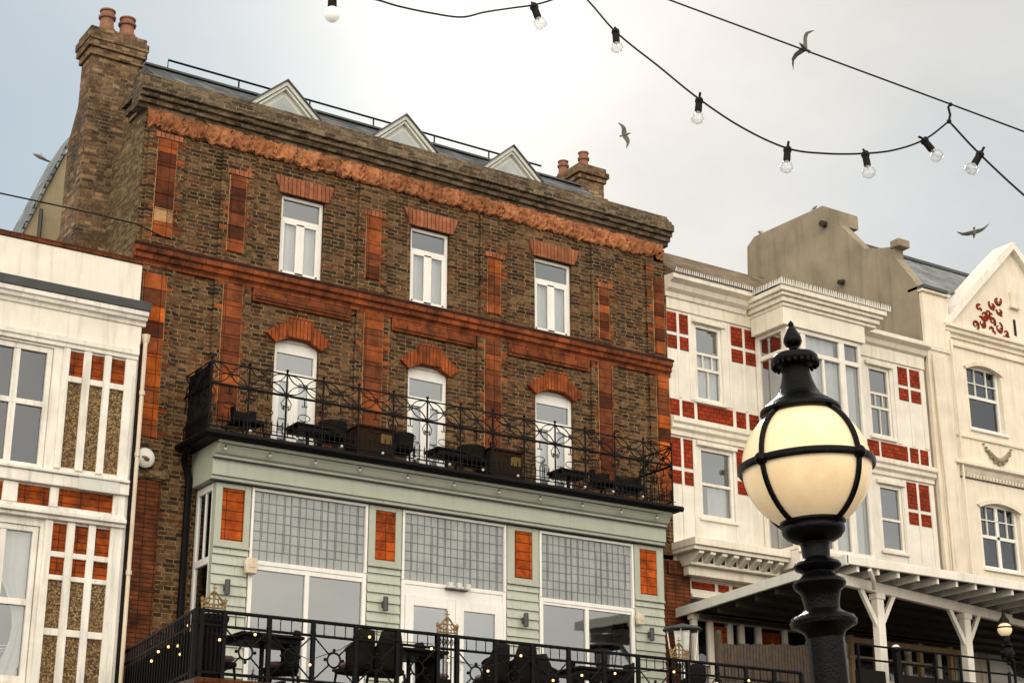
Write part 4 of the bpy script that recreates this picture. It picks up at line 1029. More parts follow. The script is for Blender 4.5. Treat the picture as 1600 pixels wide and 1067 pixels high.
# sash windows
def sash(x0, x1, z0, z1, fancy, cur=None):
    e = []
    if fancy:
        zt = z0+(z1-z0)*.62; zm = z0+(z1-z0)*.42; wd_ = (x1-x0)
        e = [(x0+.07,x1-.07,zt-.03,zt+.03), (x0+.07,x1-.07,zm-.03,zm+.03)]+[(x0+wd_*k/3-.012, x0+wd_*k/3+.012, zm, zt) for k in (1,2)]+[(x0+wd_*.5-.012, x0+wd_*.5+.012, z0+.05, zm)]
    else: e = [(x0+.07,x1-.07,(z0+z1)/2-.06,(z0+z1)/2-.0)]
    return window(Wt, x0+.004, x1-.004, z0+.004, z1-.004, WY+.02, .07, extra=e, pane='glass', deep=.09, curtain=cur, sill=.08, mat='panelwhite')
sash(*wh[0], True, [(21.9,22.45,12.2,13.1,'net')]); sash(*wh[1], True); sash(*wh[2], False, [(22.1,22.65,9.7,10.3,'net')]); sash(*wh[3], False)
for a, b, c, d in wh:
    wbox('window_hood', 'cornice', [(a-.08, b+.08, d+.01, d+.1)], WY-.07)
# oriel
OX0, OX1, OY = 23.45, 25.62, 24.95
def obox(name, mat, boxes, bevel=.006, parent=Wt):
    for b_ in boxes: o_ = MB().box(*b_).build(name, MAT[mat], parent, bevel=bevel)
    return o_
obox('oriel_frieze', 'cornice', [(OX0-.12, OX1+.1, OY-.04, WY-.05, 13.77, 14.17)])
m = MB()
for z0, z1, p in ((14.17,14.25,.08),(14.25,14.36,.14),(14.36,14.44,.2),(14.44,14.55,.26)): m.box(OX0-p-.06, OX1+p+.35, OY-p, WY-.03, z0+.001, z1)
m.build('oriel_cornice', MAT['cornice'], Wt, bevel=.01)
m = MB(); m.add([(OX0-.3,OY-.24,14.56),(OX1+.55,OY-.24,14.56),(OX1+.55,WY+.5,14.9),(OX0-.3,WY+.5,14.9)], [(0,1,2,3)]); m.build('oriel_roof', MAT['dgrey'], Wt)
obox('oriel_apron', 'panelwhite', [(OX0, OX1, OY, WY-.02, 10.72, 11.12), (OX0, OX1, OY, WY-.02, 8.6, 8.95)])
obox('oriel_sill', 'cornice', [(OX0-.06, OX1+.06, OY-.08, OY-.001, 11.0, 11.1), (OX0-.06, OX1+.1, OY-.05, OY-.001, 8.88, 8.96)])
obox('oriel_core', 'dark', [(OX0+.15, OX1-.15, OY+.45, WY-.03, 8.96, 10.7), (OX0+.15, OX1-.15, OY+.45, WY-.03, 11.13, 13.76)])
obox('oriel_side', 'panelwhite', [(OX1-.09, OX1-.003, OY+.14, WY-.02, 8.96, 13.76)])
window(Wt, OX0+.003, OX1-.003, 11.125, 13.765, OY+.02, .09, vbars=[(23.93,.07),(25.05,.08)], hbars=[(13.25,.05)], extra=[(24.46,24.52,11.2,13.22)], pane='glassc', deep=.1, name='oriel_window', mat='panelwhite', curtain=[(23.6,25.5,11.2,13.2,'net'),(24.02,24.95,13.3,13.7,'net')])
window(Wt, OX0+.003, OX1-.003, 8.965, 10.715, OY+.02, .09, vbars=[(23.93,.07),(24.5,.06),(25.05,.08)], pane='glassc', deep=.1, name='oriel_window', mat='panelwhite', curtain=[(24.6,25.5,9.0,10.65,'net')])
m = MB()
for z0, z1 in ((11.125,13.765),(8.965,10.715)):
    m.box(OX0+.003, OX0+.09, OY+.125, OY+.2, z0, z1); m.box(OX0+.003, OX0+.09, 25.86, 25.98, z0, z1); m.box(OX0+.003, OX0+.09, OY+.2, 25.86, z0, z0+.08); m.box(OX0+.003, OX0+.09, OY+.2, 25.86, z1-.07, z1)
    if z0 > 11: m.box(OX0+.003, OX0+.09, OY+.2, 25.86, 13.2, 13.3)
o = m.build('oriel_side_window', MAT['panelwhite'], Wt, bevel=.005)
m = MB(); m.quad((OX0+.05,OY+.15,8.97),(OX0+.05,25.9,8.97),(OX0+.05,25.9,13.76),(OX0+.05,OY+.15,13.76)); m.build('pane', MAT['glassd'], o)
# bracketed cornice over the ground floor bay
m = MB(); m.box(20.93, 23.44, 25.2, WY, 8.80, 8.95); m.box(20.95, 23.44, 25.26, WY, 8.72, 8.80); m.box(21.1, 23.44, 25.55, WY, 8.48, 8.718); m.box(21.15, 23.44, 25.7, WY, 8.3, 8.478); m.build('bracket_cornice', MAT['cornice'], Wt, bevel=.008)
for i in range(8):
    x = 21.1+.3*i; m = MB(); m.poly_yz([(25.30,8.715),(25.30,8.66),(25.42,8.60),(25.548,8.52),(25.548,8.715)], x, x+.13); m.build('bracket', MAT['cornice'], Wt, bevel=.006)
    if i < 7: m = MB(); m.box(x+.17, x+.26, 25.545, 25.549, 8.54, 8.66); m.build('dark_dentil', MAT['soffit'], Wt)
for a, b in ((21.45,22.05),(22.14,22.42),(22.52,23.1)): wbox('red_tile_band', 'redtile', [(a, b, 8.10, 8.25)], WY-.012, bevel=0)
wbox('bay_moulding', 'cornice', [(21.36,23.44,8.27,8.295),(21.42,23.44,7.92,8.0)], WY-.06)
# shop front in the shade of the veranda
for x in (21.05,21.45,21.95,22.25,22.7,23.4,24.2,25.1,26.0,26.9,27.8,28.5):
    wbox('shopfront_post', 'cornice', [(x, x+.11, 4.9, 7.38)], WY-.5, WY-.38)
wbox('shopfront_head', 'cornice', [(WX0, WX1, 7.38, 7.5)], WY-.52, WY-.36)
wbox('shopfront_rail', 'cornice', [(WX0, WX1, 6.5, 6.58)], WY-.49, WY-.39)
m = MB(); m.quad((WX0,WY-.43,4.9),(WX1,WY-.43,4.9),(WX1,WY-.43,7.38),(WX0,WY-.43,7.38)); m.build('shopfront_glass', MAT['glassd'], Wt)
for a, b in ((21.58,21.93),(22.82,23.35),(24.35,24.9)): wbox('shopfront_panel', 'orgtile', [(a, b, 6.6, 7.3)], WY-.45, WY-.435, 0)
m = MB(); m.box(WX0, WX1, WY-.03, WY-.01, 4.9, 7.9); m.build('shopfront_back', MAT['dark'], Wt)

# ================================================================== CREAM GABLED HOUSE
C = thing('cream_gabled_house', (32, 26, 0), 'cream rendered house with a pointed gable carrying red terracotta scrolls', 'house')
CX0, CX1 = 28.72, 36.0
chh = [(30.15,31.34,12.83,14.46),(30.17,31.52,9.5,11.08),(33.4,34.6,12.83,14.46),(33.3,34.65,9.5,11.08)]
m = MB(); wall_holes(m, CX0+.02, CX1, 0, 15.3, 26.0, 26.25, chh); m.box(CX1-.2, CX1, 26.003, 32, 0, 15.3); m.build('wall', MAT['cream'], C)
m = MB(); m.box(CX0+.4, CX1-.3, 26.8, 26.85, 0, 15.2); m.build('room_back', MAT['dark'], C)
m = MB(); m.poly_xz([(29.55,15.3),(34.75,15.3),(33.72,16.4),(32.72,17.35),(32.15,17.86),(31.58,17.35),(30.58,16.4)], 26.0, 26.35); m.build('gable', MAT['cream'], C)
m = MB()
rk = [(29.40,15.28),(30.55,16.5),(31.55,17.45),(32.15,17.98)]
outer = rk+[(64.30-x, z) for x, z in rk[-2::-1]]
inner = [(x+(.17 if x < 32.15 else -.17)*(abs(x-32.15) > .01), z-(.0 if z < 15.4 else .09 if abs(x-32.15) > .01 else .2)) for x, z in outer]
for a_, b_ in zip(range(len(outer)-1), range(1, len(outer))):
    p, q, r_, t_ = outer[a_], outer[b_], inner[b_], inner[a_]
    m.add([(p[0],25.84,p[1]),(q[0],25.84,q[1]),(r_[0],25.84,r_[1]),(t_[0],25.84,t_[1]),(p[0],26.5,p[1]),(q[0],26.5,q[1]),(r_[0],26.5,r_[1]),(t_[0],26.5,t_[1])], [(0,1,2,3),(7,6,5,4),(0,4,5,1),(3,2,6,7)])
m.build('gable_coping', MAT['render'], C)
m = MB(); m.poly_yz([(26,15.0),(25.95,15.0),(25.95,15.08),(25.88,15.12),(25.88,15.2),(25.82,15.22),(25.82,15.3),(26,15.34)], 29.42, CX1); m.build('gable_string', MAT['creamtrim'], C, bevel=.006)
m = MB(); m.poly_yz([(26,14.78),(25.94,14.80),(25.94,14.86),(26,14.9)], 29.42, CX1); m.build('gable_moulding', MAT['creamtrim'], C)
m = MB(); m.box(28.74, 29.46, 25.88, 26.0, 0, 14.5); m.box(28.7, 29.5, 25.85, 26.0, 14.5, 14.62); m.box(28.86, 29.34, 25.84, 25.879, 0, 14.4); m.build('corner_pilaster', MAT['creamtrim'], C, bevel=.008)
m = MB(); m.box(28.74, 29.6, 25.9, 26.0, 14.63, 15.95); m.box(28.7, 29.62, 25.84, 26.0, 15.951, 16.02); m.build('shoulder_wall', MAT['cream'], C, bevel=.008)
m = MB(); m.box(28.7, 29.55, 25.8, 26.3, 16.03, 16.10); m.build('eaves_gutter', MAT['dgrey'], C)
m = MB(); m.add([(28.9,26.0,16.1),(29.6,26.0,16.1),(29.6,26.4,16.43),(34.2,26.4,16.43),(34.2,28.7,18.3),(29.6,28.7,18.3),(28.9,28.7,18.3)], [(0,1,2,5,6),(2,3,4,5)]); b = m.build('roof', MAT['slatel'], C); sm = b.modifiers.new('thickness', 'SOLIDIFY'); sm.thickness = .08
m = MB(); m.box(28.9, 34.5, 28.65, 28.78, 18.3, 18.38); m.build('ridge', MAT['dgrey'], C)
# string with dentils
m = MB(); m.poly_yz([(26,11.62),(25.93,11.72),(25.90,11.80),(25.80,11.84),(25.80,11.92),(26,11.98)], 29.3, CX1); m.build('string_course', MAT['creamtrim'], C, bevel=.005)
m = MB()
for i in range(60): m.box(29.42+i*.11, 29.47+i*.11, 25.92, 26.004, 11.58, 11.67)
tag(m.build('dentil_course', MAT['creamtrim'], C), kind=None)
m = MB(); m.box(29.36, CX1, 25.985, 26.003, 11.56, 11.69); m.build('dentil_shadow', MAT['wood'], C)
m = MB(); m.poly_yz([(26,12.55),(25.95,12.56),(25.95,12.62),(26,12.64)], 29.4, CX1); m.build('sill_string', MAT['creamtrim'], C)
# windows
for a, b, c, d in chh:
    lo = c < 10; mid = (a+b)/2
    if lo: e = [(a+.08,b-.08,10.24,10.32), (mid-.05,mid+.05,c+.06,d-.06)]+[(a+(b-a)*k/4-.012,a+(b-a)*k/4+.012,10.3,d-.06) for k in (1,3)]+[(a+.08,b-.08,10.66,10.69)]
    else: e = [(a+.08,b-.08,c+.80,c+.88)]+[(a+(b-a)*k/3-.012,a+(b-a)*k/3+.012,c+.88,d-.06) for k in (1,2)]+[(a+.08,b-.08,c+1.17,c+1.20)]
    window(C, a+.004, b-.004, c+.004, d-.004, 26.1, .08, extra=e, pane='glassd', deep=.09, mat='white', sill=.16)
    ins = arc(a-.02, b+.02, d-.16, .14, 12)
    m = MB(); m.poly_xz([(a-.02,d+.0)]+ins[0:1]+ins[1:]+[(b+.02,d)], 25.992, 26.09); m.poly_xz(arc(a-.1, b+.1, d-.1, .19, 12)+arc(a-.02, b+.02, d-.16, .15, 12)[::-1], 25.95, 25.991); m.build('arch_head', MAT['creamtrim'], C)
# red terracotta scrolls in the gable, swag under the window
def scroll(m, cx, cz, r, a0, turns, y, w):
    pts = []; rr = []
    for i in range(18):
        u = i/17; a = a0+turns*2*math.pi*u; q = r*(1-.75*u)
        pts.append((cx+q*math.cos(a), y, cz+q*math.sin(a))); rr.append(w*(.5+.6*math.sin(math.pi*min(1, u*1.2+.1))))
    m.tube(pts, rr, 5)
m = MB(); m2 = MB()
for cx, cz, r, a0, tn in ((30.62,15.5,.12,0,.8),(30.85,15.62,.15,2,-.9),(30.95,15.82,.14,4,.9),(30.8,15.98,.1,1,.7),(31.15,15.9,.13,5,-.8),(31.3,16.15,.13,2.5,.9),(31.5,16.32,.15,.5,-.9),(31.55,16.05,.12,3,.8),(31.25,15.72,.1,0,.9),(31.45,15.6,.15,1.2,-.9),(31.68,15.5,.13,4,.8),(31.2,15.48,.09,3,-.7)):
    scroll(m, cx, cz, r, a0, tn, 25.985, .03); scroll(m, cx+.06, cz-.05, r*.6, a0+2, -tn, 25.985, .024); scroll(m2, 64.76-cx, cz, r, math.pi-a0, -tn, 25.985, .03)
m.build('terracotta_scrolls', MAT['redtile'], C); m2.build('terracotta_scrolls', MAT['redtile'], C)
m = MB()
for i in range(15):
    u = i/14; x = 30.48+.95*u; z = 12.48-.34*math.sin(math.pi*u)
    m.ball((x,25.97,z), .035+.05*math.sin(math.pi*u), 7, 5, .8)
    if i % 2: m.ball((x,25.96,z-.06-.03*math.sin(math.pi*u)), .03+.02*math.sin(math.pi*u), 6, 5)
m.build('swag', MAT['grey_render'], C, smooth=True)
m = MB(); m.box(31.92, 32.24, 25.9, 26.0, 16.2, 16.26); m.poly_xz([(31.97,16.262),(32.2,16.262),(32.2,16.62),(32.085,16.8),(31.97,16.62)], 25.94, 26.0); m.build('niche', MAT['creamtrim'], C)
m = MB(); m.box(32.02, 32.10, 25.985, 26.01, 15.5, 15.92); m.build('slit_window', MAT['dark'], C)
# round window under the veranda
m = MB(); m.box(29.9, 31.9, 25.93, 26.0, 6.9, 8.1)
rw = m.build('round_window', MAT['white'], C)
m = MB(); m.M = Matrix.Translation((30.95,25.92,7.5)) @ Matrix.Rotation(rad(90), 4, 'X'); m.lathe([(.48,-.0),(.48,.01)], (0,0,0), 28); m.build('pane', MAT['glassd'], rw)
m = MB(); m.tube([(30.95+.5*math.cos(k*math.pi/14),25.9,7.5+.5*math.sin(k*math.pi/14)) for k in range(28)], .035, 6, True); m.box(29.98, 30.3, 25.91, 25.929, 7.15, 7.6); m.build('rim', MAT['white'], rw)
# grey party wall with its long stack
m = MB(); m.poly_yz([(26.0,0),(26.0,16.15),(26.62,17.05),(26.62,17.34),(26.95,17.42),(27.6,17.62),(28.38,18.55),(31.93,18.55),(31.95,17.2),(33.5,15.2),(33.5,0)], 28.70, 29.0)
m.build('party_wall', MAT['grey_render'], C)
m = MB(); m.poly_yz([(28.38,18.552),(28.38,18.93),(28.95,19.28),(31.6,19.35),(31.9,19.15),(31.93,18.552)], 28.70, 29.35); st = m.build('party_stack', MAT['grey_render'], C)
m = MB(); m.tube([(28.72,28.9,18.75),(28.55,28.88,18.72)], .09, 8); m.build('wall_tie', MAT['soffit'], st)
m = MB(); m.tube([(28.72,28.4,17.0),(28.55,28.4,16.95)], .07, 8); m.build('wall_tie', MAT['soffit'], st)
m = MB(); m.box(28.55, 28.72, 31.3, 31.5, 17.9, 18.05); m.build('wall_tie', MAT['soffit'], st)
m = MB(); m.box(28.66, 29.05, 26.42, 26.72, 17.3, 17.5); m.build('kneeler', MAT['grey_render'], C, bevel=.02)
m = MB(); m.tube([(29.56,25.86,14.9),(29.56,25.86,4)], .03, 6); m.tube([(28.82,25.8,14.3),(28.9,25.8,11),(28.9,25.8,4)], .028, 6); m.build('drainpipe', MAT['creamtrim'], C)

# ================================================================== VERANDA
V = thing('veranda', (25, 22, 0), 'white timber veranda with braced posts and a dark boarded roof', 'veranda')
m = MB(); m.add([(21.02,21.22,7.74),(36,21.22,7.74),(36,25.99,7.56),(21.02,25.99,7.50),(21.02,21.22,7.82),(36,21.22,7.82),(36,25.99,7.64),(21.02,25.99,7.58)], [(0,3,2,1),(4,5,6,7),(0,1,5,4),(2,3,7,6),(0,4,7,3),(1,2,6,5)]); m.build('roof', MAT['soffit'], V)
m = MB(); m.box(20.98, 36, 21.15, 21.215, 7.70, 7.86); m.build('fascia', MAT['panelwhite'], V, bevel=.008)
m = MB(); m.add([(20.94,21.15,7.68),(21.015,21.15,7.68),(21.015,26,7.45),(20.94,26,7.45),(20.94,21.15,7.86),(21.015,21.15,7.86),(21.015,26,7.63),(20.94,26,7.63)], [(0,3,2,1),(4,5,6,7),(0,1,5,4),(2,3,7,6),(0,4,7,3),(1,2,6,5)]); m.build('end_fascia', MAT['dormer'], V)
m = MB(); m.tube([(21.55,21.18,7.66),(21.75,21.3,7.5),(21.95,21.5,7.42)], .04, 8); m.build('spout', MAT['panelwhite'], V, smooth=True)
by = lambda x: 21.44+.195*(x-21.05)
for i in range(26):
    x = 21.3+.5*i; yb = by(x) if x < 29 else by(29)
    m = MB(); m.box(x-.03, x+.03, 21.216, min(yb+.5, 25.9), 7.60, 7.735); m.build('rafter', MAT['panelwhite'], V)
m = MB(); x0, x1 = 21.05, 34.0
m.add([(x0,by(x0),7.40),(x1,by(x1),7.40),(x1,by(x1)+.12,7.40),(x0,by(x0)+.12,7.40),(x0,by(x0),7.59),(x1,by(x1),7.59),(x1,by(x1)+.12,7.59),(x0,by(x0)+.12,7.59)], [(0,3,2,1),(4,5,6,7),(0,1,5,4),(2,3,7,6),(0,4,7,3),(1,2,6,5)]); m.build('beam', MAT['panelwhite'], V, bevel=.01)
for x in (22.25, 25.13, 28.0, 30.9):
    y = by(x)+.06; d = Vector((1, .195, 0)).normalized()
    m = MB(); m.box(x-.085, x+.085, y-.085, y+.085, 4.9, 7.395); m.box(x-.11, x+.11, y-.11, y+.11, 7.28, 7.396); p = m.build('post', MAT['panelwhite'], V, bevel=.012)
    for s_ in (-1, 1):
        m = MB(); m.tube([Vector((x,y,6.78))+d*s_*.04, Vector((x,y,7.42))+d*s_*.52], .055, 4); m.build('brace', MAT['panelwhite'], p)
for i in range(6):                                                    # joists seen under the roof
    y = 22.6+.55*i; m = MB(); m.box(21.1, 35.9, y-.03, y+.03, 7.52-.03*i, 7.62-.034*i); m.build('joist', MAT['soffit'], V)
# brown stall frame and posts in its shade
m = MB()
for x in (24.35,25.05,26.3,27.2): m.box(x, x+.09, 24.6, 24.7, 4.9, 7.25)
m.box(24.3, 27.6, 24.58, 24.72, 7.1, 7.2); m.box(24.3, 26.6, 24.585, 24.715, 6.78, 6.84); m.build('inner_frame', plain('ochre_timber', '#8a7150', .7, sc=5), V)
m = MB(); m.box(21.1, 36, 21.6, 25.4, 4.6, 4.88); m.build('veranda_floor', MAT['wood'], V)
# boarded fence between terrace and veranda
F = thing('board_fence', (20.6, 23, 4.88), 'weathered brown board fence between the terrace and the veranda', 'fence')
m = MB()
for i in range(28):
    x = 19.58+i*.075; m.box(x, x+.062, 22.98, 23.01+.01*(i % 2), 4.88, 6.42+.006*i+random.uniform(-.02,.02))
m.build('boards', MAT['wood'], F)
m = MB(); m.box(19.56, 21.68, 23.022, 23.06, 6.1, 6.18); m.box(19.56, 21.68, 23.022, 23.06, 5.2, 5.28); m.build('fence_rail', MAT['wood'], F)
for x in (19.5, 21.66): MB().box(x, x+.08, 22.96, 23.05, 4.88, 6.66).build('post', MAT['wood'], F)
# thin iron rail in front of the veranda
NR = thing('veranda_railing', (24, 21.7, 4.88), 'thin black bar railing in front of the white veranda posts', 'railing')
for z in (6.35, 6.1): MB().tube([(21.25,21.35,z),(22.68,21.35,z),(30.5,21.35,z+.06)], .018, 6).build('rail_bar', MAT['black'], NR)
for x in (21.3,22.3,23.2,23.85,24.6,25.3,26.0,27,28): MB().box(x-.018, x+.018, 21.33, 21.37, 4.88, 6.37).build('post', MAT['black'], NR)
m = MB(); m.box(22.16, 22.26, 21.28, 21.38, 4.88, 6.28); m.ball((22.21,21.33,6.34), .075, 10, 8); m.build('ball_post', [MAT['black']], NR, smooth=True)
m = MB(); m.ball((22.21,21.33,6.37), .07, 10, 8, .7); m.build('ball_cap', MAT['white'], NR, smooth=True)
# dark hedge boxes / screens along the foot of the veranda rail
o = thing('planter_box', (23.2, 21.55, 4.88), 'long dark planter box behind the veranda railing by the lamp post', 'planter')
m = MB(); m.box(21.4, 22.05, 21.45, 21.58, 4.88, 5.95); m.box(22.4, 24.9, 21.45, 21.58, 4.88, 5.93); m.build('box', MAT['wicker'], o, bevel=.02)
m = MB(); m.box(21.38, 24.95, 21.43, 21.449, 5.6, 5.7); m.build('band', MAT['black'], o)

# ================================================================== STREET LAMPS
K = .00242
Lp = thing('street_lamp', (4.333, 4.548, 0.02), 'large black street lamp with a glowing cream globe in an iron cage', 'street lamp', None)
tilt = Matrix.Rotation(rad(-2.9), 4, FW)          # leans a little out of plumb
GC = Vector((4.333, 4.5475, 3.259))
def lampm():
    m = MB(); m.M = Matrix.Translation(GC) @ tilt; return m
GR = .243
m = lampm(); m.ball((0,0,0), GR, 48, 32); m.build('globe', MAT['globe'], Lp, smooth=True)
m = lampm()
u = K/.966
m.lathe([(a*K, b*u) for a, b in [(40,80),(60,82),(64,86),(63,91),(58,94),(56,97),(51,99),(49,102),(44,105),(36,112),(30,122),(25,136),(22,149),(21,158),(24,160),(34,162),(37,166),(37,173),(33,178),(22,180),(12,182),(7,187)]], (0,0,0), 40)
for k in range(22):                                # drips round the crown collar
    a = 2*math.pi*k/22; m.ball((35*K*math.cos(a), 35*K*math.sin(a), 162*u), 3.6*K, 6, 5, 1.5)
cap = m.build('cap', MAT['lampblack'], Lp, smooth=True)
m = lampm(); m.lathe([(a*K, b*u) for a, b in [(6,183),(5,187),(7,189),(7,191),(12,194),(15,200),(14,207),(10,215),(7,221),(4,226),(5,228),(4,231),(1,235)]], (0,0,0), 20); m.build('finial', MAT['lampblack'], cap, smooth=True)
AZ0 = math.atan2(-4.5475, -4.333)
for k in range(4):
    a = AZ0+rad(47+90*k+4); m = lampm()
    pts = [((GR+.007)*math.cos(e)*math.cos(a), (GR+.007)*math.cos(e)*math.sin(a), (GR+.007)*math.sin(e)) for e in [rad(-66+i*6) for i in range(23)]]
    m.tube(pts, .0115, 6)
    m.ball(((GR+.010)*math.cos(a),(GR+.010)*math.sin(a),.0), .026, 10, 8)
    m.build('cage_strap', MAT['lampblack'], Lp, smooth=True)
m = lampm(); m.lathe([(GR+.002,-.013),(GR+.013,-.015),(GR+.017,-.007),(GR+.017,.007),(GR+.013,.015),(GR+.002,.013),(GR+.002,-.013)], (0,0,0), 56)
m.f = [f for f in m.f if len(f) == 4]; m.mi = m.mi[:len(m.f)]
m.build('cage_ring', MAT['lampblack'], Lp, smooth=True)
m = lampm()
prof = [(30,-76),(50,-80),(51,-87),(47,-91),(49,-95),(48,-101),(42,-108),(34,-113),(24,-116),(22,-122),(21,-138),(24,-142),(34,-146),(37,-151),(34,-156),(25,-160),(24,-164),(30,-168),(39,-173),(41,-178),(38,-184),(31,-190),(29,-198),(27,-208),(27,-216),(35,-222),(47,-227),(51,-233),(50,-239),(39,-244),(31,-250),(29,-258)]
m.lathe([(a*K, b*u) for a, b in prof], (0,0,0), 40); m.build('neck', MAT['lampblack'], Lp, smooth=True)
m = lampm(); n = 40; vs = []; fs = []
zs = [-256,-266,-340,-500,-760,-900]
for z in zs:                                       # fluted shaft
    for k in range(n):
        a = 2*math.pi*k/n; r = (28.5+max(0,-(z+256))*.006-(3.5 if z < -300 else 0)*0)*K*(1+.02*math.cos(a*10))
        vs.append((r*math.cos(a), r*math.sin(a), z*u))
for j in range(len(zs)-1):
    for k in range(n): fs.append((j*n+k, j*n+(k+1) % n, (j+1)*n+(k+1) % n, (j+1)*n+k))
m.add(vs, fs); m.lathe([(a*K, b*u) for a, b in [(36,-896),(46,-905),(46,-925),(40,-930),(44,-960),(60,-1120),(66,-1130),(66,-1190),(80,-1200),(80,-1312)]], (0,0,0), 16); m.build('post', MAT['lampblack'], Lp, smooth=True)

L2 = thing('street_lamp', (23.55, 20, .02), 'small far lamp post with a pale globe in front of the veranda', 'street lamp')
m = MB(); m.lathe([(.12,0),(.12,.5),(.07,.6),(.04,1.0),(.035,4.6),(.05,4.65),(.03,4.7),(.03,5.85)], (23.55,20,.02), 12); m.build('post', MAT['black'], L2, smooth=True)
m = MB(); m.ball((23.55,20,6.2), .12, 12, 8, 1.3); m.lathe([(.05,0),(.13,.05),(.05,.1)], (23.55,20,6.28), 12)
for k in range(8): m.ball((23.55+.14*math.cos(k*.785),20-.02,6.2+.17*math.sin(k*.785)), .04, 6, 5)
m.build('scroll_collar', MAT['black'], L2, smooth=True)
m = MB(); m.ball((23.55,20,6.62), .125, 20, 14); m.build('globe', MAT['globe'], L2, smooth=True)
m = MB(); m.lathe([(.13,-.012),(.14,0),(.13,.012)], (23.55,20,6.65), 20); m.lathe([(.10,.0),(.09,.05),(.04,.12),(.015,.22),(.001,.27)], (23.55,20,6.73), 14); m.lathe([(.07,0),(.075,.1)], (23.55,20,6.4), 12); m.build('cap', MAT['black'], L2, smooth=True)

# ================================================================== FESTOONS
def smooth(pts, n=8):
    P = [Vector(p) for p in pts]; P = [P[0]*2-P[1]]+P+[P[-1]*2-P[-2]]; o = []
    for i in range(1, len(P)-2):
        for k in range(n):
            t_ = k/n; a, b, c, d = P[i-1:i+3]
            o.append(.5*((2*b)+(c-a)*t_+(2*a-5*b+4*c-d)*t_*t_+(3*b-a-3*c+d)*t_**3))
    return o+[P[-2]]
def socket_bulb(parent, top, end, big=1.0, clear=True, mat=None):
    top = Vector(top); end = Vector(end); d = (end-top).normalized(); Ls = (end-top).length
    q = d.to_track_quat('Z', 'Y').to_matrix().to_4x4()
    m = MB(); m.M = Matrix.Translation(top) @ q
    m.lathe([(.010,-.018),(.018,-.015),(.020,.0),(.016,.008),(.017,.046),(.015,.052)], (0,0,0), 12); m.tube([(-.026,0,-.006),(.026,0,-.006)], .010, 6)
    m.tube([(.0,.0,-.02),(.018,0,-.04)], .006, 5)
    s_ = m.build('socket', MAT['cable'], parent, smooth=True)
    m = MB(); m.M = Matrix.Translation(top) @ q; e = max(Ls, .1)
    if mat: m.ball((0,0,.078), .031, 18, 12)
    else: m.lathe([(.013,.05),(.015,.062),(.026,e*.62),(.031*big,e*.78),(.028*big,e*.9),(.016*big,e*.98),(.001,e)], (0,0,0), 16)
    m.build('bulb', MAT[mat or 'bulb'], s_, smooth=True)
    m = MB(); m.M = Matrix.Translation(top) @ q; m.tube([(0,0,.055),(0,0,e*.55)], [.010,.004], 6); m.tube([(-.010,0,e*.55),(.010,0,e*.6)], .0025, 4); m.build('filament_stem', MAT['steel'], s_)
m = MB(); m.tube([(.43,8.28,8.13),(3.6,6.05,6.27),(4.476,5.433,5.757),(5.005,5.084,5.484),(5.546,4.727,5.206),(5.817,4.548,5.065),(6.6,4.03,4.66),(8.9,2.5,3.48)], .0045, 6)
for i in range(160):
    uu = i/159; p = Vector((3.6,6.05,6.27)).lerp(Vector((5.817,4.548,5.065)), uu)
tag(m.build('support_wire', MAT['cable']), 'twisted steel wire stretched straight across the upper sky', 'wire')
Fe = thing('festoon_lights', (5.534,4.735,5.118), 'sagging black festoon cable with clear bulbs hung from the straight wire', 'string lights')
pts = [(3.86,5.84,6.1),(4.123,5.666,5.8),(4.263,5.574,5.587),(4.429,5.464,5.401),(4.578,5.366,5.235),(4.74,5.259,5.087),(4.907,5.149,4.983),(5.052,5.053,4.956),(5.203,4.953,4.956),(5.321,4.875,4.975),(5.435,4.8,5.027),(5.534,4.735,5.118),(5.637,4.667,4.955),(5.79,4.566,4.747),(6.0,4.43,4.5)]
MB().tube(smooth(pts[:12])+smooth(pts[11:])[1:], .0048, 6).build('cable', MAT['cable'], Fe)
m = MB(); m.tube([(5.546,4.727,5.206),(5.536,4.733,5.19),(5.54,4.73,5.15),(5.534,4.735,5.118)], .006, 5); m.ball((5.534,4.735,5.118), .012, 6, 5); m.ball((5.546,4.727,5.204), .010, 6, 5); m.build('hanger', MAT['cable'], Fe)
for tp, en in (((4.263,5.574,5.58),(4.267,5.571,5.48)), ((4.578,5.366,5.22),(4.567,5.373,5.11)), ((4.907,5.149,4.97),(4.897,5.155,4.862)), ((5.203,4.953,4.945),(5.213,4.946,4.835)), ((5.435,4.8,5.015),(5.487,4.766,4.922)), ((5.637,4.667,4.945),(5.592,4.697,4.858))):
    socket_bulb(Fe, tp, en)
Fg = thing('festoon_lights', (2.6,4.9,4.9), 'nearer festoon cable with a frosted bulb dipping in at the top of the bright sky', 'string lights')
MB().tube(smooth([(2.2,5.1,4.98),(2.474,4.957,4.885),(2.591,4.88,4.874),(2.694,4.85,4.86),(2.813,4.83,4.861),(3.05,4.98,4.99),(3.3,5.2,5.20),(3.582,5.424,5.42),(3.664,5.37,5.436),(3.737,5.322,5.465),(3.85,5.25,5.53)]), .0040, 6).build('cable', MAT['cable'], Fg)
socket_bulb(Fg, (2.474,4.957,4.885), (2.476,4.956,4.785), 1.0, mat='globebulb'); socket_bulb(Fg, (3.664,5.37,5.42), (3.69,5.352,5.32))

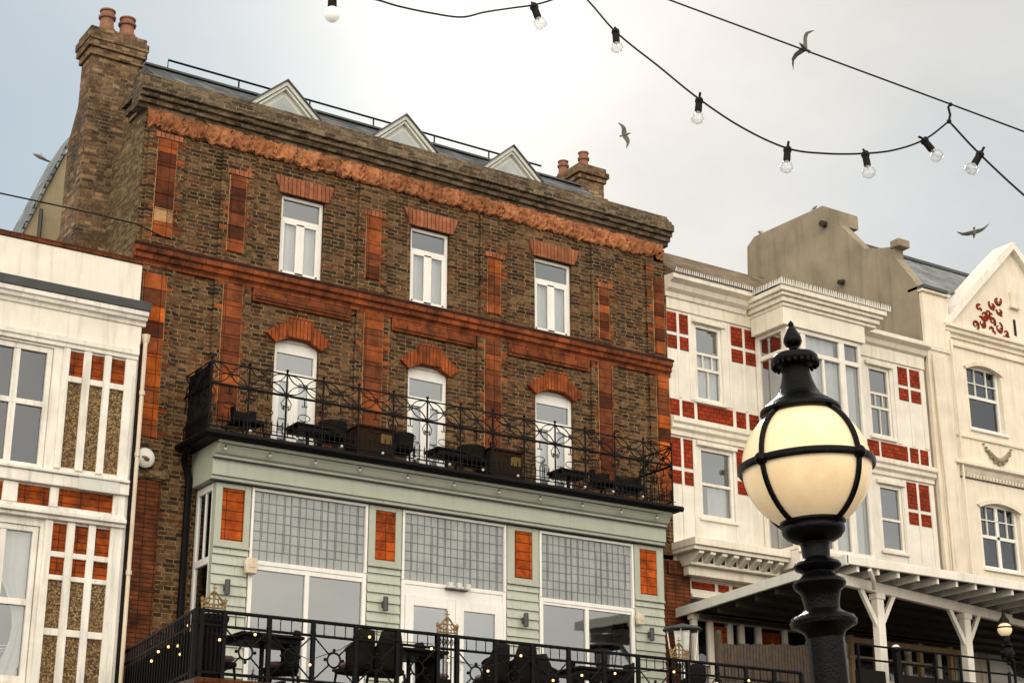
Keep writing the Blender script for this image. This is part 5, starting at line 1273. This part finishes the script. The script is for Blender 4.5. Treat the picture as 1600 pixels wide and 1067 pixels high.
# ================================================================== GULLS
def gull_mesh(spread=True, dih=25, sweep=.16, chord=1.0):
    m = MB()
    rings = [(-.24,.004,.012),(-.17,.025,.03),(-.08,.05,.055),(.02,.062,.066),(.1,.055,.06),(.16,.036,.042),(.20,.033,.038),(.235,.027,.03),(.26,.012,.014)]
    n = 10; vs = []; fs = []
    for y, rx, rz in rings:
        for k in range(n):
            a = 2*math.pi*k/n; vs.append((rx*math.cos(a), y, rz*math.sin(a)+(.012 if y > .15 else 0)))
    for j in range(len(rings)-1):
        for k in range(n): fs.append((j*n+k, j*n+(k+1) % n, (j+1)*n+(k+1) % n, (j+1)*n+k))
    fs += [tuple(range(n-1,-1,-1)), tuple(range((len(rings)-1)*n, len(rings)*n))]
    m.add(vs, fs)
    m.add([(-.03,-.2,.004),(.03,-.2,.004),(.06,-.33,.002),(-.06,-.33,.002),(-.03,-.2,-.006),(.03,-.2,-.006),(.06,-.33,-.004),(-.06,-.33,-.004)], [(0,1,2,3),(7,6,5,4),(0,4,5,1),(1,5,6,2),(2,6,7,3),(3,7,4,0)])
    if spread:
        for s in (-1, 1):
            sec = [(.03,.06,.0,.17),(.16,.09,.16*math.sin(rad(dih)),.165),(.30,.10,.30*math.sin(rad(dih))*1.05,.14),(.45,.05,.42*math.sin(rad(dih)),.105),(.58,-.03-sweep*.3,.48*math.sin(rad(dih)),.065),(.68,-.10-sweep*.6,.50*math.sin(rad(dih)),.012)]
            vs = []; fs = []
            for x, y, z, c in sec:
                c *= chord; th = .018*max(.15, c/.17)
                vs += [(s*x,y,z),(s*x,y-c*.35,z+th),(s*x,y-c,z),(s*x,y-c*.4,z-th*.5)]
            for j in range(len(sec)-1):
                for k in range(4): fs.append((j*4+k, j*4+(k+1) % 4, (j+1)*4+(k+1) % 4, (j+1)*4+k))
            fs += [(0,1,2,3), tuple(range(len(sec)*4-1, len(sec)*4-5, -1))]
            m.add(vs, fs)
    else:
        for s in (-1, 1):
            m.add([(s*.045,.1,.02),(s*.075,.0,.03),(s*.06,-.15,.02),(s*.02,-.34,.01),(s*.04,-.1,-.03),(s*.04,.05,-.04)], [(0,1,5),(1,2,4,5),(2,3,4)])
            m.tube([(s*.03,0,-.05),(s*.03,.01,-.13)], .006, 5)
    return m
def gull(loc, axes, label, scale=1.0, spread=True, dih=25, sweep=.16, chord=1.0, mat='gull'):
    o = gull_mesh(spread, dih, sweep, chord).build('gull', MAT[mat], smooth=True, angle=60)
    o.location = (0,0,0)
    me = o.data; mn = ORG[o.name]
    for v in me.vertices: v.co = v.co+mn
    X, Yv, Z = axes
    M3 = Matrix((X, Yv, Z)).transposed().to_4x4()
    o.matrix_world = Matrix.Translation(loc) @ M3 @ Matrix.Scale(scale, 4)
    tag(o, label, 'bird', 'gulls over the roofs')
    b = MB(); b.tube([(0,.255,.012),(0,.29,.008),(0,.305,.0)], [.010,.007,.002], 6)
    bo = b.build('beak', MAT['beak']); bo.location = (0,0,0)
    for v in bo.data.vertices: v.co = v.co+ORG[bo.name]
    bo.parent = o
    return o
def axes(span_deg, nose):
    """span direction drawn at an angle to the horizon, nose = rough heading"""
    X = (RT*math.cos(rad(span_deg))+UP*math.sin(rad(span_deg))).normalized()
    Yv = (nose-X*nose.dot(X)).normalized(); return X, Yv, X.cross(Yv)
gull((32.1,32.7,26.68), axes(62, FW*-.75-RT*.75+UP*.35), 'gull banking steeply in front of the straight wire', 1.0, dih=-26, sweep=.3, chord=1.35, mat='gulld')
gull((34.5,44.65,29.36), axes(-72, RT*.9+FW*.1+UP*.15), 'gull gliding above the far chimney with its head turned away from the roof', .74, dih=10, chord=1.6, mat='gulld')
gull((35.9,30.2,20.62), axes(14, FW*.6+RT*.6-UP*.5), 'gull flapping low above the pointed cream gable', .72, dih=14, chord=1.4, mat='gull')
gull((28.9,31.55,19.50), (Vector((.6,-.8,0)), Vector((.8,.6,.25)).normalized(), Vector((.6,-.8,0)).cross(Vector((.8,.6,.25)).normalized())), 'pale gull perched at the far end of the grey party wall', .95, spread=False, mat='dormer')
gull((28.95,29.5,19.48), (Vector((0,-1,0)), Vector((.8,0,.6)), Vector((0,-1,0)).cross(Vector((.8,0,.6)))), 'small dark gull perched beside the top of the grey stack', .5, spread=False, mat='gulld')
gull((9.36,31.9,16.78), (Vector((.3,-.95,0)).normalized(), Vector((-.95,-.3,.1)).normalized(), Vector((.3,-.95,0)).normalized().cross(Vector((-.95,-.3,.1)).normalized())), 'gull settled on the slate mansard behind the tall chimney', .7, spread=False, mat='gull')
